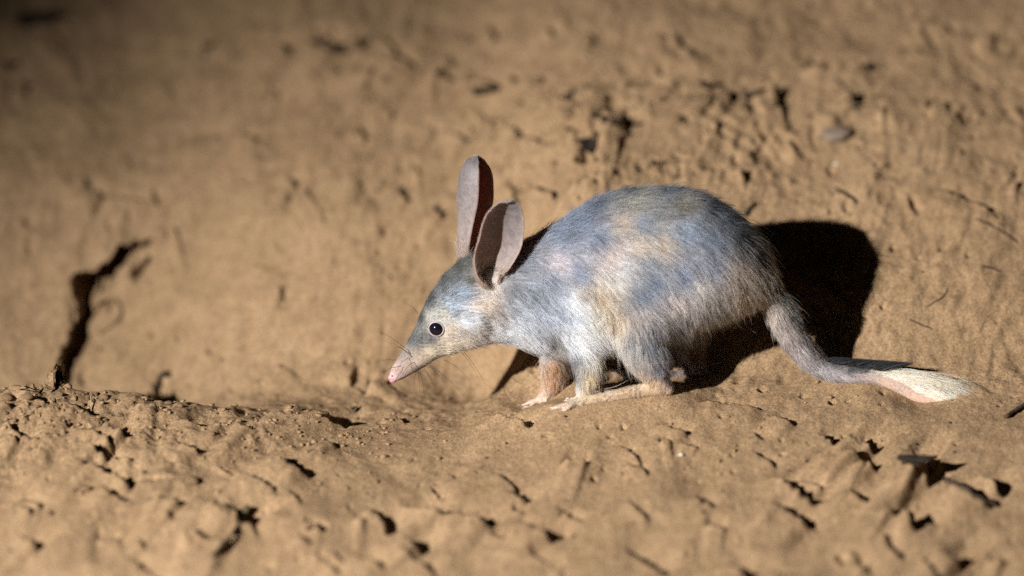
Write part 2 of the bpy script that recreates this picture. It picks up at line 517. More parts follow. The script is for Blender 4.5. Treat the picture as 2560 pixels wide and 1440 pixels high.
BANK_SCARPS = [(860, 135, 1060, 178, 9), (1060, 178, 1180, 220, 11), (960, 95, 1000, 140, 8), (1990, 165, 2180, 160, 9), (600, 120, 740, 130, 12), (1280, 330, 1400, 370, 9), (2330, 470, 2500, 540, 7), (775, 108, 860, 135, 14), (1180, 218, 1255, 242, 14), (210, 485, 262, 502, 12), (215, 445, 228, 490, 8), (385, 468, 396, 516, 9),
               (995, 475, 1025, 502, 10), (1085, 520, 1112, 542, 10), (1495, 300, 1575, 310, 15), (1860, 242, 1940, 226, 12),
               (2115, 255, 2155, 280, 14), (265, 500, 385, 508, 6), (700, 770, 715, 720, 8), (770, 460, 720, 500, 9),
               (960, 960, 905, 985, 8), (900, 915, 880, 970, 9), (640, 960, 700, 900, 7), (440, 570, 415, 590, 8),
               (2080, 470, 2150, 508, 6), (1330, 462, 1395, 492, 8), (1100, 330, 1180, 360, 8), (600, 330, 650, 350, 8)]
for k, s in enumerate(BANK_SCARPS):
    scarp(*s, gain=2.0, seed=100 + k)
for k in range(60):
    ax, ay = rq.uniform(500, 2540), rq.uniform(40, 470)
    if 1130 < ax < 1320 and ay > 380:
        continue
    ln_ = rq.uniform(14, 60); an = rq.uniform(-0.5, 0.9)
    scarp(ax, ay, ax + ln_ * math.cos(an), ay + ln_ * math.sin(an), rq.uniform(3, 8), gain=rq.uniform(1.2, 2.0), seed=500 + k)
for k in range(40):
    pit(rq.uniform(900, 2500), rq.uniform(120, 430), rq.uniform(3, 9), rq.uniform(3, 7), seed=700 + k)
# broad soft footprints in the foreground
for k, (px, py, r) in enumerate([(820, 1180, 70), (1130, 1160, 60), (1480, 1260, 80), (1760, 1180, 70), (2000, 1330, 75), (640, 1360, 70), (1180, 1390, 80), (300, 1330, 60), (2300, 1300, 70), (1000, 1290, 60), (1620, 1390, 60), (420, 1180, 50), (1880, 1100, 50)]):
    c = hit(px, py); rw_ = r / S
    j, i = window(c[0] - 3 * rw_, c[0] + 3 * rw_, c[1] - 4 * rw_, c[1] + 4 * rw_)
    u = (X[j, i] - c[0]) / rw_; v = (Y[j, i] - c[1]) / (rw_ * 1.5)
    u, v = u * 0.8 - v * 0.6, (u * 0.6 + v * 0.8) * 0.45
    r2 = np.sqrt(u * u + v * v) + 0.45 * noise2(u * 1.1 + k * 3, v * 1.6, 141)
    D[j, i] += 0.0022 * (-(1 - smooth(0.1, 1.0, r2)) + 0.40 * np.exp(-((r2 - 1.25) / 0.4) ** 2))
for k, s in enumerate([(1470, 372, 30, 26), (1805, 315, 16, 14), (1762, 214, 14, 12), (2186, 170, 14, 10), (1425, 240, 12, 9), (1640, 410, 9, 8),
                       (910, 106, 14, 14), (520, 119, 15, 8), (30, 163, 18, 9), (75, 219, 14, 8), (795, 1030 - 300, 5, 6), (345, 655, 16, 14),
                       (955, 245, 6, 6), (985, 283, 7, 6), (1185, 540 - 215, 8, 8), (2165, 6, 22, 8), (1370, 1088, 11, 5), (1525, 1085, 8, 4),
                       (808, 1330, 14, 9), (2105, 1405, 13, 10), (1430, 1156, 8, 5), (1485, 1190, 8, 6), (1905, 975, 11, 6), (2080, 1006, 9, 5), (2120, 1004, 7, 3),
                       (2208, 772, 8, 7), (1245, 322, 8, 8), (1215, 290, 7, 6), (400, 960, 16, 20), (480, 950, 8, 7), (560, 890, 9, 9), (980, 690, 6, 6),
                       (870, 915, 8, 8), (445, 830, 7, 6), (1885, 1020, 9, 3), (2330, 1165, 12, 5), (2465, 285, 10, 8), (2430, 300, 8, 8)]):
    pit(*s, seed=k * 1.7)

# the dark crack at the left: slumped block in front of the hollow's wall
def pixel_of(x, y, z):
    dx, dy, dz = x - CAM[0], y - CAM[1], z - CAM[2]
    dep = dy * FWD[1] + dz * FWD[2]
    return 1280 + S * DIST * dx / dep, 720 - S * DIST * (dy * UP[1] + dz * UP[2]) / dep
def crack(pts, depth, rim=0.0, seed=0, block=()):
    W = [hit(p[0], p[1]) for p in pts]
    rad = [0.9 * p[2] / S for p in pts]
    xs = [q[0] for q in W]; ys = [q[1] for q in W]
    j, i = window(min(xs) - .12, max(xs) + .12, min(ys) - .10, max(ys) + .10)
    x = X[j, i] + 0.0055 * fbm(X[j, i] * 80, Y[j, i] * 80, 3, 71 + seed)
    y = Y[j, i] + 0.0055 * fbm(X[j, i] * 90, Y[j, i] * 90, 2, 75 + seed)
    best = np.full(x.shape, 9.0); side = np.zeros(x.shape); along = np.zeros(x.shape)
    nseg = len(W) - 1
    for k in range(nseg):
        a, b = W[k][:2], W[k + 1][:2]
        d = b - a; l2 = d @ d + 1e-12
        t = np.clip(((x - a[0]) * d[0] + (y - a[1]) * d[1]) / l2, 0, 1)
        rr = rad[k] + (rad[k + 1] - rad[k]) * t
        cr = ((x - a[0]) * d[1] - (y - a[1]) * d[0]) / math.sqrt(l2)
        dist = np.sqrt((x - a[0] - d[0] * t) ** 2 + (y - a[1] - d[1] * t) ** 2) - rr
        upd = dist < best
        best = np.where(upd, dist, best); side = np.where(upd, cr, side); along = np.where(upd, (k + t) / nseg, along)
    DYA[j, i] = np.maximum(DYA[j, i], depth * (1 - smooth(-0.004, 0.0025, best)))   # a slot driven into the wall
    if rim:
        # the block up-left of the crack stands proud of the hollow's wall
        P = [q[:2] for q in W] + [hit(*e)[:2] for e in block]
        ins = np.zeros(x.shape, bool)
        for k in range(len(P)):
            (x1, y1), (x2, y2) = P[k], P[(k + 1) % len(P)]
            if abs(y2 - y1) < 1e-9:
                continue
            ins ^= ((y1 > y) != (y2 > y)) & (x < (x2 - x1) * (y - y1) / (y2 - y1) + x1)
        D[j, i] += rim * np.exp(-np.maximum(best, 0) / 0.045) * ins * (1 - smooth(0.75, 1.0, along))
crack([(150, 990, 7), (158, 960, 11), (170, 925, 14), (188, 885, 15), (208, 845, 15), (214, 805, 16), (206, 772, 17), (198, 742, 20), (237, 722, 11),
       (274, 700, 13), (290, 680, 9), (316, 650, 7), (348, 625, 6), (382, 606, 4)], 0.06, rim=0.016, block=[(440, 420), (200, 300), (20, 380), (-60, 700), (0, 930)])
crack([(212, 770, 13), (240, 766, 8), (270, 758, 4)], 0.035, seed=3)
crack([(338, 680, 6), (350, 668, 9), (368, 652, 8)], 0.03, seed=5)
crack([(180, 780, 3), (184, 820, 4), (183, 850, 4)], 0.02, seed=8)

Z = ZB + D * near_w
Z += (1 - near_w) * 0.05 * fbm(X * 0.7, Y * 0.7, 3, 81) * smooth(1.0, 3.0, np.sqrt(X ** 2 + Y ** 2))
ny, nx = X.shape
co = np.stack([X, Y + DYA, Z], -1).reshape(-1, 3)
ii = np.arange(nx * ny).reshape(ny, nx)
quads = np.stack([ii[:-1, :-1], ii[:-1, 1:], ii[1:, 1:], ii[1:, :-1]], -1).reshape(-1, 4)
gme = bpy.data.meshes.new('ground')
gme.vertices.add(len(co)); gme.vertices.foreach_set('co', co.ravel())
gme.loops.add(quads.size); gme.loops.foreach_set('vertex_index', quads.ravel().astype(np.int32))
gme.polygons.add(len(quads)); gme.polygons.foreach_set('loop_start', np.arange(0, quads.size, 4, dtype=np.int32))
gme.update(calc_edges=True)
gme.polygons.foreach_set('use_smooth', np.ones(len(quads), bool))
gme.materials.append(M_SAND)
ground = link(bpy.data.objects.new('ground', gme))
ground['kind'] = 'structure'

def z_final(x, y):
    x = np.asarray(x, float); y = np.asarray(y, float)
    i = np.clip(np.searchsorted(gx, x) - 1, 0, nx - 2); j = np.clip(np.searchsorted(gy, y) - 1, 0, ny - 2)
    u = (x - gx[i]) / (gx[i + 1] - gx[i]); v = (y - gy[j]) / (gy[j + 1] - gy[j])
    return (Z[j, i] * (1 - u) + Z[j, i + 1] * u) * (1 - v) + (Z[j + 1, i] * (1 - u) + Z[j + 1, i + 1] * u) * v
def g_at(px, py):
    return hit(px, py, z_final)

# ------------------------------------------------------------------ bilby
bilby = link(bpy.data.objects.new('bilby', None))
bilby.empty_display_size = 0.05
broot = np.array([0.13, 0.0, float(z_final(0.13, 0.0))])
bilby.location = broot
tag(bilby, 'grey furred bilby with long ears and a white tipped tail nosing over the sand', 'bilby')

# guides: px, py, flow x, flow y (image, down positive), hair length px, colour
G = [
 (2120,922,1,.2,14,(84,80,80)),(2000,815,.7,1,13,(100,96,88)),(1590,935,.2,1,16,(200,170,128)),(1615,925,.3,1,18,(176,152,126)),
 (1440,822,.8,.6,28,(228,230,232)),(1475,852,.8,.7,28,(232,232,230)),(1425,848,.8,.7,24,(205,206,208)),(1505,855,.7,.8,28,(222,216,206)),(1310,860,.8,.6,32,(205,208,210)),
 (978,945,1,-.6,0,(205,160,155)),(988,918,1,-1,4,(168,138,124)),(1005,930,1,-.6,4,(162,132,118)),(1005,890,1,-1,6,(132,118,106)),(1020,890,1,-1,7,(146,128,112)),(1025,918,1,-.6,5,(166,138,118)),(1045,905,1,-.4,6,(186,160,134)),
 (1045,924,1,-.5,3,(120,108,100)),(1085,904,1,-.3,5,(140,128,112)),
 (1030,850,.7,-1,8,(86,88,88)),(1050,850,.8,-.8,9,(90,94,94)),(1075,885,1,-.3,12,(200,178,142)),(1050,795,.5,-1,10,(66,70,74)),(1070,750,.6,-1,12,(76,80,80)),
 (1075,850,.9,-.4,9,(92,95,96)),
 (1105,705,.8,-.9,14,(80,80,74)),(1140,665,.8,-.8,15,(84,82,74)),(1165,650,.6,-.8,14,(88,86,80)),(1130,770,.9,-.4,16,(142,158,172)),(1155,735,.9,-.3,16,(134,150,166)),
 (1110,785,.9,-.4,9,(172,164,146)),(1075,800,.6,-.8,7,(160,154,140)),(1125,835,1,-.1,12,(185,165,140)),(1170,800,1,0,16,(178,180,184)),(1165,850,1,.1,22,(192,170,142)),
 (1115,880,1,0,14,(205,185,150)),(1205,835,1,.2,22,(188,178,168)),(1210,765,.8,.3,16,(196,172,148)),(1225,720,.7,.5,14,(205,186,168)),(1240,780,.8,.4,18,(168,154,140)),
 (1180,700,.6,-.3,14,(98,93,84)),
 (1275,720,.9,.4,20,(118,122,128)),(1300,650,1,.1,24,(112,118,128)),(1400,590,1,-.2,26,(116,128,146)),(1290,770,.9,.5,24,(152,157,164)),(1330,730,1,.4,26,(130,137,146)),
 (1380,700,1,.4,26,(132,140,154)),(1392,662,1,.2,22,(186,170,168)),(1440,680,1,.4,26,(122,134,154)),(1290,842,.8,.6,32,(215,220,224)),(1340,855,.8,.7,32,(210,214,218)),
 (1260,835,.9,.4,20,(194,194,194)),(1340,800,.9,.6,26,(168,172,180)),(1400,780,.9,.6,26,(146,153,168)),(1432,762,.9,.5,26,(222,226,232)),(1450,735,1,.4,26,(166,150,130)),
 (1460,835,.8,.6,28,(232,235,238)),(1490,872,.8,.7,26,(222,222,222)),(1430,800,.9,.6,26,(190,194,202)),(1395,868,.7,.9,32,(150,146,138)),(1372,852,.6,.9,16,(112,100,88)),
 (1480,520,1,-.1,28,(96,106,122)),(1440,560,1,0,28,(112,126,146)),(1555,482,1,0,28,(84,90,96)),(1570,508,1,.1,28,(142,138,120)),(1660,480,1,.1,30,(80,90,100)),
 (1690,515,1,.2,30,(120,110,92)),(1780,510,1,.5,34,(66,73,80)),(1840,565,.9,.8,40,(52,58,63)),(1885,625,.7,1,44,(64,68,72)),(1545,560,1,.3,28,(174,152,132)),
 (1490,590,1,.3,28,(116,128,148)),(1600,560,1,.3,30,(122,132,144)),(1700,580,1,.4,32,(126,140,160)),(1770,600,.9,.6,36,(108,118,132)),(1590,615,1,.4,28,(184,164,142)),
 (1645,612,1,.4,28,(182,160,134)),(1525,640,1,.4,26,(194,172,158)),(1550,662,1,.4,26,(188,184,182)),(1530,705,.9,.5,26,(198,188,174)),(1610,655,1,.4,30,(138,144,150)),
 (1620,700,.9,.5,30,(114,128,148)),(1700,690,.8,.6,32,(120,134,156)),(1770,660,.7,.8,34,(132,138,152)),(1590,735,.8,.6,30,(110,122,140)),(1680,752,.6,.8,32,(206,188,174)),
 (1740,715,.6,.9,32,(200,186,174)),(1830,670,.5,1,34,(182,160,138)),(1845,725,.4,1,32,(168,146,120)),(1875,705,.6,1,34,(166,150,130)),(1790,755,.3,1,32,(152,142,130)),
 (1495,735,.7,.8,26,(196,170,134)),(1510,795,.4,1,28,(200,174,138)),(1540,810,.3,1,28,(184,156,122)),(1590,790,.4,1,30,(166,152,142)),(1700,790,.4,1,34,(152,144,138)),
 (1625,850,.4,1,42,(128,132,142)),(1575,850,.3,1,30,(152,148,142)),(1680,835,.5,1,46,(134,130,128)),(1800,785,.3,1,42,(140,128,110)),(1870,770,.3,1,34,(168,150,126)),
 (1498,800,.4,1,24,(226,214,190)),(1530,870,.3,1,38,(214,204,186)),(1560,905,.3,1,40,(190,182,172)),
 (1605,905,.4,1,32,(158,148,142)),(1640,915,.4,1,26,(122,126,142)),(1600,950,.2,1,12,(206,178,140)),(1635,962,.2,1,10,(190,154,112)),(1672,975,0,1,6,(206,170,144)),
 (1670,930,.3,1,16,(88,90,106)),(1560,988,-1,.2,8,(186,152,108)),(1480,1002,-1,.2,8,(190,158,116)),(1400,1022,-1,.2,6,(194,166,136)),(1620,980,-1,.1,8,(186,150,108)),
 (1740,890,.1,1,14,(150,108,78)),(1755,930,0,1,8,(170,150,140)),(1530,927,-1,0,3,(205,172,160)),(1640,938,-1,0,4,(180,150,120)),
 (1385,915,0,1,20,(206,150,92)),(1385,955,.1,1,18,(202,146,94)),(1362,985,-.2,1,12,(200,166,136)),(1345,1003,-1,.4,6,(198,168,142)),(1300,1016,-1,.4,4,(200,172,152)),
 (1425,895,.4,1,20,(104,110,118)),(1440,930,.3,1,18,(122,124,124)),(1500,895,.3,1,22,(196,178,142)),(1478,945,.1,1,20,(204,174,122)),(1462,985,0,1,14,(204,176,130)),
 (1440,960,.1,1,14,(190,188,182)),(1530,890,.3,1,24,(150,130,100)),
 (1935,790,.6,1,20,(190,172,156)),(1960,735,.7,1,32,(104,104,98)),(1985,785,.6,1,20,(112,110,102)),(1968,828,.6,1,15,(176,158,146)),(2004,884,.7,.9,13,(166,152,144)),
 (2060,930,1,.5,12,(168,158,156)),(2110,946,1,.2,11,(170,156,150)),(2170,950,1,.1,10,(174,150,134)),(2220,960,1,.3,7,(196,160,134)),(2300,1000,1,.5,4,(206,164,134)),(2365,1012,1,.2,3,(210,168,140)),
 (2030,856,.8,.9,16,(98,90,84)),(2080,908,1,.5,15,(92,86,82))]
Gp = np.array([at_y(g[0], g[1], 0)[[0, 2]] for g in G])
Gf = np.array([[g[2], -g[3]] for g in G], float)
Gl = np.array([g[4] for g in G], float) / S
Gc = np.array([srgb(*g[5]) for g in G])
Gc = (Gc.mean(1, keepdims=True) * 0.22 + Gc * 0.78) * np.array([1.09, 1.145, 1.235])
Gc = Gc * (Gc.mean(1, keepdims=True) / 0.34) ** 0.16

def guide(P, k=9, power=2.3):
    q = np.stack([P[:, 0], P[:, 2] + P[:, 1] * math.tan(TH)], 1)
    q = q + np.stack([noise2(q[:, 0] * 70, q[:, 1] * 70, 121), noise2(q[:, 0] * 70, q[:, 1] * 70, 125)], 1) * 0.004 * smooth(-0.12, -0.06, q[:, :1])
    out_f = np.zeros((len(P), 2)); out_l = np.zeros(len(P)); out_c = np.zeros((len(P), 3))
    for s in range(0, len(P), 20000):
        d2 = ((q[s:s + 20000, None, :] - Gp[None]) ** 2).sum(-1)
        idx = np.argpartition(d2, k, axis=1)[:, :k]
        dd = np.take_along_axis(d2, idx, 1)
        wgt = 1.0 / (dd + (5.0 / S) ** 2) ** (power / 2)
        wgt /= wgt.sum(1, keepdims=True)
        out_f[s:s + 20000] = (Gf[idx] * wgt[..., None]).sum(1)
        out_l[s:s + 20000] = (Gl[idx] * wgt).sum(1)
        out_c[s:s + 20000] = (Gc[idx] * wgt[..., None]).sum(1)
    return out_f, out_l, out_c

me = bpy.data.meshes.new('body_raw')
me.from_pydata([tuple(v) for v in bv], [], bf)
bm = bmesh.new(); bm.from_mesh(me); bmesh.ops.recalc_face_normals(bm, faces=bm.faces); bm.to_mesh(me); bm.free()
raw = link(bpy.data.objects.new('body_raw', me))
md = raw.modifiers.new('r', 'REMESH'); md.mode = 'VOXEL'; md.voxel_size = 0.0017; md.use_smooth_shade = True
ms = raw.modifiers.new('s', 'SMOOTH'); ms.factor = 0.5; ms.iterations = 7
dg = bpy.context.evaluated_depsgraph_get()
bme = bpy.data.meshes.new_from_object(raw.evaluated_get(dg))
bpy.data.objects.remove(raw)
bme.name = 'body'
nv = len(bme.vertices)
vc = np.empty(nv * 3); bme.vertices.foreach_get('co', vc); vc = vc.reshape(-1, 3)
vn = np.empty(nv * 3); bme.vertices.foreach_get('normal', vn); vn = vn.reshape(-1, 3)
ed = np.empty(len(bme.edges) * 2, np.int32); bme.edges.foreach_get('vertices', ed); ed = ed.reshape(-1, 2)
deg = np.bincount(ed.ravel(), minlength=nv)[:, None].astype(float)
low = at_y(1400, 900, 0)[2]
wsm = (smooth(low - 0.02, low + 0.012, vc[:, 2]) * smooth(at_y(1200, 800)[0], at_y(1300, 800)[0], vc[:, 0]) * (1 - smooth(at_y(1900, 800)[0], at_y(1960, 800)[0], vc[:, 0])))[:, None]
for _k in range(60):
    acc = np.stack([np.bincount(ed[:, 0], weights=vc[ed[:, 1], q], minlength=nv) + np.bincount(ed[:, 1], weights=vc[ed[:, 0], q], minlength=nv) for q in range(3)], 1) / deg
    vc = vc + (acc - vc) * (0.6 * wsm)
bme.vertices.foreach_set('co', vc.ravel()); bme.update()
bme.vertices.foreach_get('normal', vn_flat := np.empty(nv * 3)); vn = vn_flat.reshape(-1, 3)
_, _, vcol = guide(vc)
at = bme.color_attributes.new('coat', 'FLOAT_COLOR', 'POINT')
at.data.foreach_set('color', np.concatenate([vcol * 0.9, np.ones((nv, 1))], 1).ravel())
bme.polygons.foreach_set('use_smooth', np.ones(len(bme.polygons), bool))

def coat_material():
    m, t, p = new_mat('bilby_skin')
    N = t.nodes; L = t.links
    a = N.new('ShaderNodeAttribute'); a.attribute_name = 'coat'
    tc = N.new('ShaderNodeTexCoord')
    n = N.new('ShaderNodeTexNoise'); n.inputs['Scale'].default_value = 500.0; n.inputs['Detail'].default_value = 3.0
    L.new(tc.outputs['Object'], n.inputs['Vector'])
    r = N.new('ShaderNodeValToRGB')
    r.color_ramp.elements[0].position = 0.3; r.color_ramp.elements[0].color = (.75, .72, .70, 1)
    r.color_ramp.elements[1].position = 0.7; r.color_ramp.elements[1].color = (1.1, 1.1, 1.1, 1)
    L.new(n.outputs['Fac'], r.inputs['Fac'])
    mx = N.new('ShaderNodeMix'); mx.data_type = 'RGBA'; mx.blend_type = 'MULTIPLY'; mx.inputs['Factor'].default_value = 1.0
    L.new(a.outputs['Color'], mx.inputs['A']); L.new(r.outputs['Color'], mx.inputs['B'])
    L.new(mx.outputs['Result'], p.inputs['Base Color'])
    p.inputs['Roughness'].default_value = 0.7
    p.inputs['Specular IOR Level'].default_value = 0.25
    b = N.new('ShaderNodeBump'); b.inputs['Strength'].default_value = 0.4; b.inputs['Distance'].default_value = 0.0008
    L.new(n.outputs['Fac'], b.inputs['Height']); L.new(b.outputs['Normal'], p.inputs['Normal'])
    return m
bme.materials.clear(); bme.materials.append(coat_material())
body = bpy.data.objects.new('body', bme)

def attach(o):
    col.objects.link(o)
    o.parent = bilby
    o.matrix_parent_inverse = bilby.matrix_basis.inverted()
    return o
attach(body)

# --- fur strands
def fur_material():
    m = bpy.data.materials.new('fur'); m.use_nodes = True
    t = m.node_tree; N = t.nodes; L = t.links
    N.clear()
    out = N.new('ShaderNodeOutputMaterial')
    a = N.new('ShaderNodeAttribute'); a.attribute_name = 'strand_color'
    h = N.new('ShaderNodeBsdfHairPrincipled')
    h.model = 'CHIANG'; h.parametrization = 'COLOR'
    h.inputs['Roughness'].default_value = 0.42
    h.inputs['Radial Roughness'].default_value = 0.55
    h.inputs['Random Roughness'].default_value = 0.2
    L.new(a.outputs['Color'], h.inputs['Color'])
    d = N.new('ShaderNodeBsdfDiffuse')
    L.new(a.outputs['Color'], d.inputs['Color'])
    mx = N.new('ShaderNodeMixShader'); mx.inputs[0].default_value = 0.45
    L.new(h.outputs[0], mx.inputs[1]); L.new(d.outputs[0], mx.inputs[2])
    L.new(mx.outputs[0], out.inputs['Surface'])
    return m
M_FUR = fur_material()

def strands(name, pts, cols, rad, mat):
    """pts (n, k, 3) world; cols (n,3); rad (n,k)"""
    n, k, _ = pts.shape
    cv = bpy.data.hair_curves.new(name)
    cv.add_curves([k] * n)
    cv.attributes['position'].data.foreach_set('vector', pts.reshape(-1, 3).astype(np.float32).ravel())
    ra = cv.attributes.get('radius') or cv.attributes.new('radius', 'FLOAT', 'POINT')
    ra.data.foreach_set('value', rad.astype(np.float32).ravel())
    ca = cv.attributes.new('strand_color', 'FLOAT_COLOR', 'CURVE')
    ca.data.foreach_set('color', np.concatenate([cols, np.ones((n, 1))], 1).astype(np.float32).ravel())
    cv.materials.append(mat)
    return attach(bpy.data.objects.new(name, cv))

bme.calc_loop_triangles()
tri = np.empty(len(bme.loop_triangles) * 3, np.int32); bme.loop_triangles.foreach_get('vertices', tri); tri = tri.reshape(-1, 3)
rng = np.random.RandomState(3)
EYE_C = at_y(1091, 822, -0.0155)
EARBASE = np.array([at_y(1222, 690, -0.017), at_y(1172, 640, 0.016)])
def grow(n, kpts=6, lmul=1.0, ladd=0.0, rmul=1.0):
    a, b, c = vc[tri[:, 0]], vc[tri[:, 1]], vc[tri[:, 2]]
    area = 0.5 * np.linalg.norm(np.cross(b - a, c - a), axis=1)
    cen = (a + b + c) / 3
    _, gl, _ = guide(cen)
    wgt = area * np.clip(0.022 / np.maximum(gl, 0.002), 0.75, 3.2) * (gl > 0.0006)
    pick = rng.choice(len(tri), n, p=wgt / wgt.sum())
    u, v = rng.rand(n), rng.rand(n)
    sw = u + v > 1; u[sw] = 1 - u[sw]; v[sw] = 1 - v[sw]
    Pt = a[pick] + (b - a)[pick] * u[:, None] + (c - a)[pick] * v[:, None]
    Nn = vn[tri[pick, 0]] * (1 - u - v)[:, None] + vn[tri[pick, 1]] * u[:, None] + vn[tri[pick, 2]] * v[:, None]
    Nn /= np.linalg.norm(Nn, axis=1, keepdims=True)
    keep = (np.linalg.norm(Pt - EYE_C, axis=1) > 0.0088)
    for e in EARBASE:
        keep &= np.linalg.norm(Pt - e, axis=1) > 0.006
    Pt, Nn = Pt[keep], Nn[keep]; n = len(Pt)
    f, ln, cc = guide(Pt)
    F = np.stack([f[:, 0], np.zeros(n), f[:, 1]], 1)
    F /= np.linalg.norm(F, axis=1, keepdims=True) + 1e-9
    # swirl so that tufts cross a little
    sw1 = 0.45 * fbm(Pt[:, 0] * 38, Pt[:, 2] * 38 + Pt[:, 1] * 25, 2, 91)
    sw2 = 0.30 * noise2(Pt[:, 0] * 160, Pt[:, 2] * 160, 95) + rng.normal(0, 0.10, n)
    T = F - Nn * (F * Nn).sum(1, keepdims=True)
    tl = np.linalg.norm(T, axis=1, keepdims=True)
    T = np.where(tl > 0.15, T / (tl + 1e-9), np.array([[0.3, 0, -0.95]]) - Nn * (np.array([[0.3, 0, -0.95]]) * Nn).sum(1, keepdims=True))
    T /= np.linalg.norm(T, axis=1, keepdims=True) + 1e-9
    Bn = np.cross(Nn, T)
    ang = sw1 + sw2
    T = T * np.cos(ang)[:, None] + Bn * np.sin(ang)[:, None]
    stray = rng.rand(n) < 0.07
    ln = ln * 1.15 * lmul * rng.uniform(0.65, 1.2, n) * np.where(stray, 1.3, 1.0)
    lift = ladd + rng.uniform(0.24, 0.62, n) + 0.25 * stray + 0.18 * noise2(Pt[:, 0] * 120, Pt[:, 2] * 120, 97)
    tt = np.linspace(0, 1, kpts)
    pts = np.zeros((n, kpts, 3))
    cur = Pt - Nn * 0.0006
    pts[:, 0] = cur
    for i in range(1, kpts):
        l = lift * (1.25 - 1.15 * tt[i])
        d = T * np.cos(l)[:, None] + Nn * np.sin(l)[:, None] + np.array([0, 0, -0.12]) * tt[i]
        d /= np.linalg.norm(d, axis=1, keepdims=True)
        cur = cur + d * (ln / (kpts - 1))[:, None]
        pts[:, i] = cur
    # clump tips together
    cell = np.floor(Pt / 0.0042 + 0.3 * noise2(Pt[:, 0] * 300, Pt[:, 2] * 300, 99)[:, None]).astype(int)
    _, inv = np.unique(cell, axis=0, return_inverse=True)
    inv = inv.ravel()
    cnt = np.bincount(inv)[inv][:, None]
    for i in range(1, kpts):
        mean = np.stack([np.bincount(inv, weights=pts[:, i, q])[inv] for q in range(3)], 1) / cnt
        pts[:, i] += (mean - pts[:, i]) * (0.45 * tt[i])
    br = (0.66 + 0.62 * rng.rand(n) ** 1.5) * (1 + 0.22 * fbm(Pt[:, 0] * 110, Pt[:, 2] * 110, 2, 103)) * (0.86 + 0.28 * rng.rand(inv.max() + 1)[inv])
    cc = np.clip(cc * br[:, None], 0.01, 0.74)
    rad = (0.00017 * rmul * np.clip(ln / 0.009, 0.55, 1.0))[:, None] * (1.0 - 0.72 * tt[None, :] ** 1.5)
    return pts, cc, rad
pts, cc, rad = grow(170000)
fur = strands('fur', pts, cc, rad, M_FUR)
pts, cc, rad = grow(9000, 7, 1.45, 0.28, 0.75)
strands('guard_hair', pts, cc, rad, M_FUR)

# --- white crest along the end of the tail
def crest(n=8000):
    tails = catmull([(*T, *B, hw, y) for (T, B, hw, y) in STATIONS[24:]], 12)
    P, C, Rr = [], [], []
    k = 6
    for i in range(n):
        s = rng.rand() ** 0.85
        q = tails[min(int((0.16 + 0.84 * s) * (len(tails) - 1)), len(tails) - 1)]
        T = at_y(q[0], q[1], q[5]); B = at_y(q[2], q[3], q[5])
        c = (T + B) / 2; h = (T - B) / 2
        a = rng.uniform(-0.9, 0.9)
        root = c + h * 0.80 * math.cos(a) + np.array([0, -1, 0]) * (q[4] - 3) / S * math.sin(a)
        ln = (12 + 150 * smooth(0.0, 0.5, s) * (1 - 0.25 * smooth(0.6, 1.0, s))) / S * rng.uniform(0.35, 1.3)
        # up and back first, then swept along the tail
        d0 = np.array([0.88, rng.normal(0, 0.10), 0.24 - 0.22 * s + 0.10 * rng.normal()])
        d1 = np.array([0.88, rng.normal(0, 0.07), -0.42 - 0.20 * s + 0.12 * rng.normal()])
        cur = root.copy(); pp = [cur.copy()]
        for j in range(1, k):
            t = j / (k - 1)
            d = d0 * (1 - t) + d1 * t
            d /= np.linalg.norm(d)
            cur = cur + d * ln / (k - 1); pp.append(cur.copy())
        P.append(pp)
        base = srgb(250, 246, 234) if rng.rand() < 0.8 else srgb(226, 205, 165)
        if s < 0.16:
            base = srgb(60, 62, 66)
        elif s < 0.30:
            base = base * (0.45 + 0.55 * (s - 0.16) / 0.14)
        C.append(np.clip(base * rng.uniform(0.6, 1.12), 0, 0.92))
        Rr.append(0.00024 * (1 - 0.7 * np.linspace(0, 1, k) ** 1.5))
    return np.array(P), np.array(C), np.array(Rr)
pts, cc, rad = crest()
strands('tail_crest', pts, cc, rad, M_FUR)
# dark fringe before the white crest
def fringe(n=3200):
    P, C, Rr = [], [], []; k = 5
    for i in range(n):
        s = rng.rand()
        x = 2062 + 150 * s; yb = 898 + 26 * s
        root = at_y(x, yb + 6 * rng.rand(), -0.004 - 0.006 * s + rng.normal(0, 0.003))
        ln = (26 + 46 * s) / S * rng.uniform(0.6, 1.1)
        d0 = np.array([0.86, rng.normal(0, 0.12), 0.44]); d1 = np.array([0.97, 0, 0.12])
        cur = root.copy(); pp = [cur.copy()]
        for j in range(1, k):
            t = j / (k - 1); d = d0 * (1 - t) + d1 * t; d /= np.linalg.norm(d)
            cur = cur + d * ln / (k - 1); pp.append(cur.copy())
        P.append(pp); C.append(srgb(34, 35, 40) * rng.uniform(0.5, 1.4)); Rr.append(0.0002 * (1 - 0.7 * np.linspace(0, 1, k)))
    return np.array(P), np.array(C), np.array(Rr)
pts, cc, rad = fringe()
strands('tail_fringe', pts, cc, rad, M_FUR)

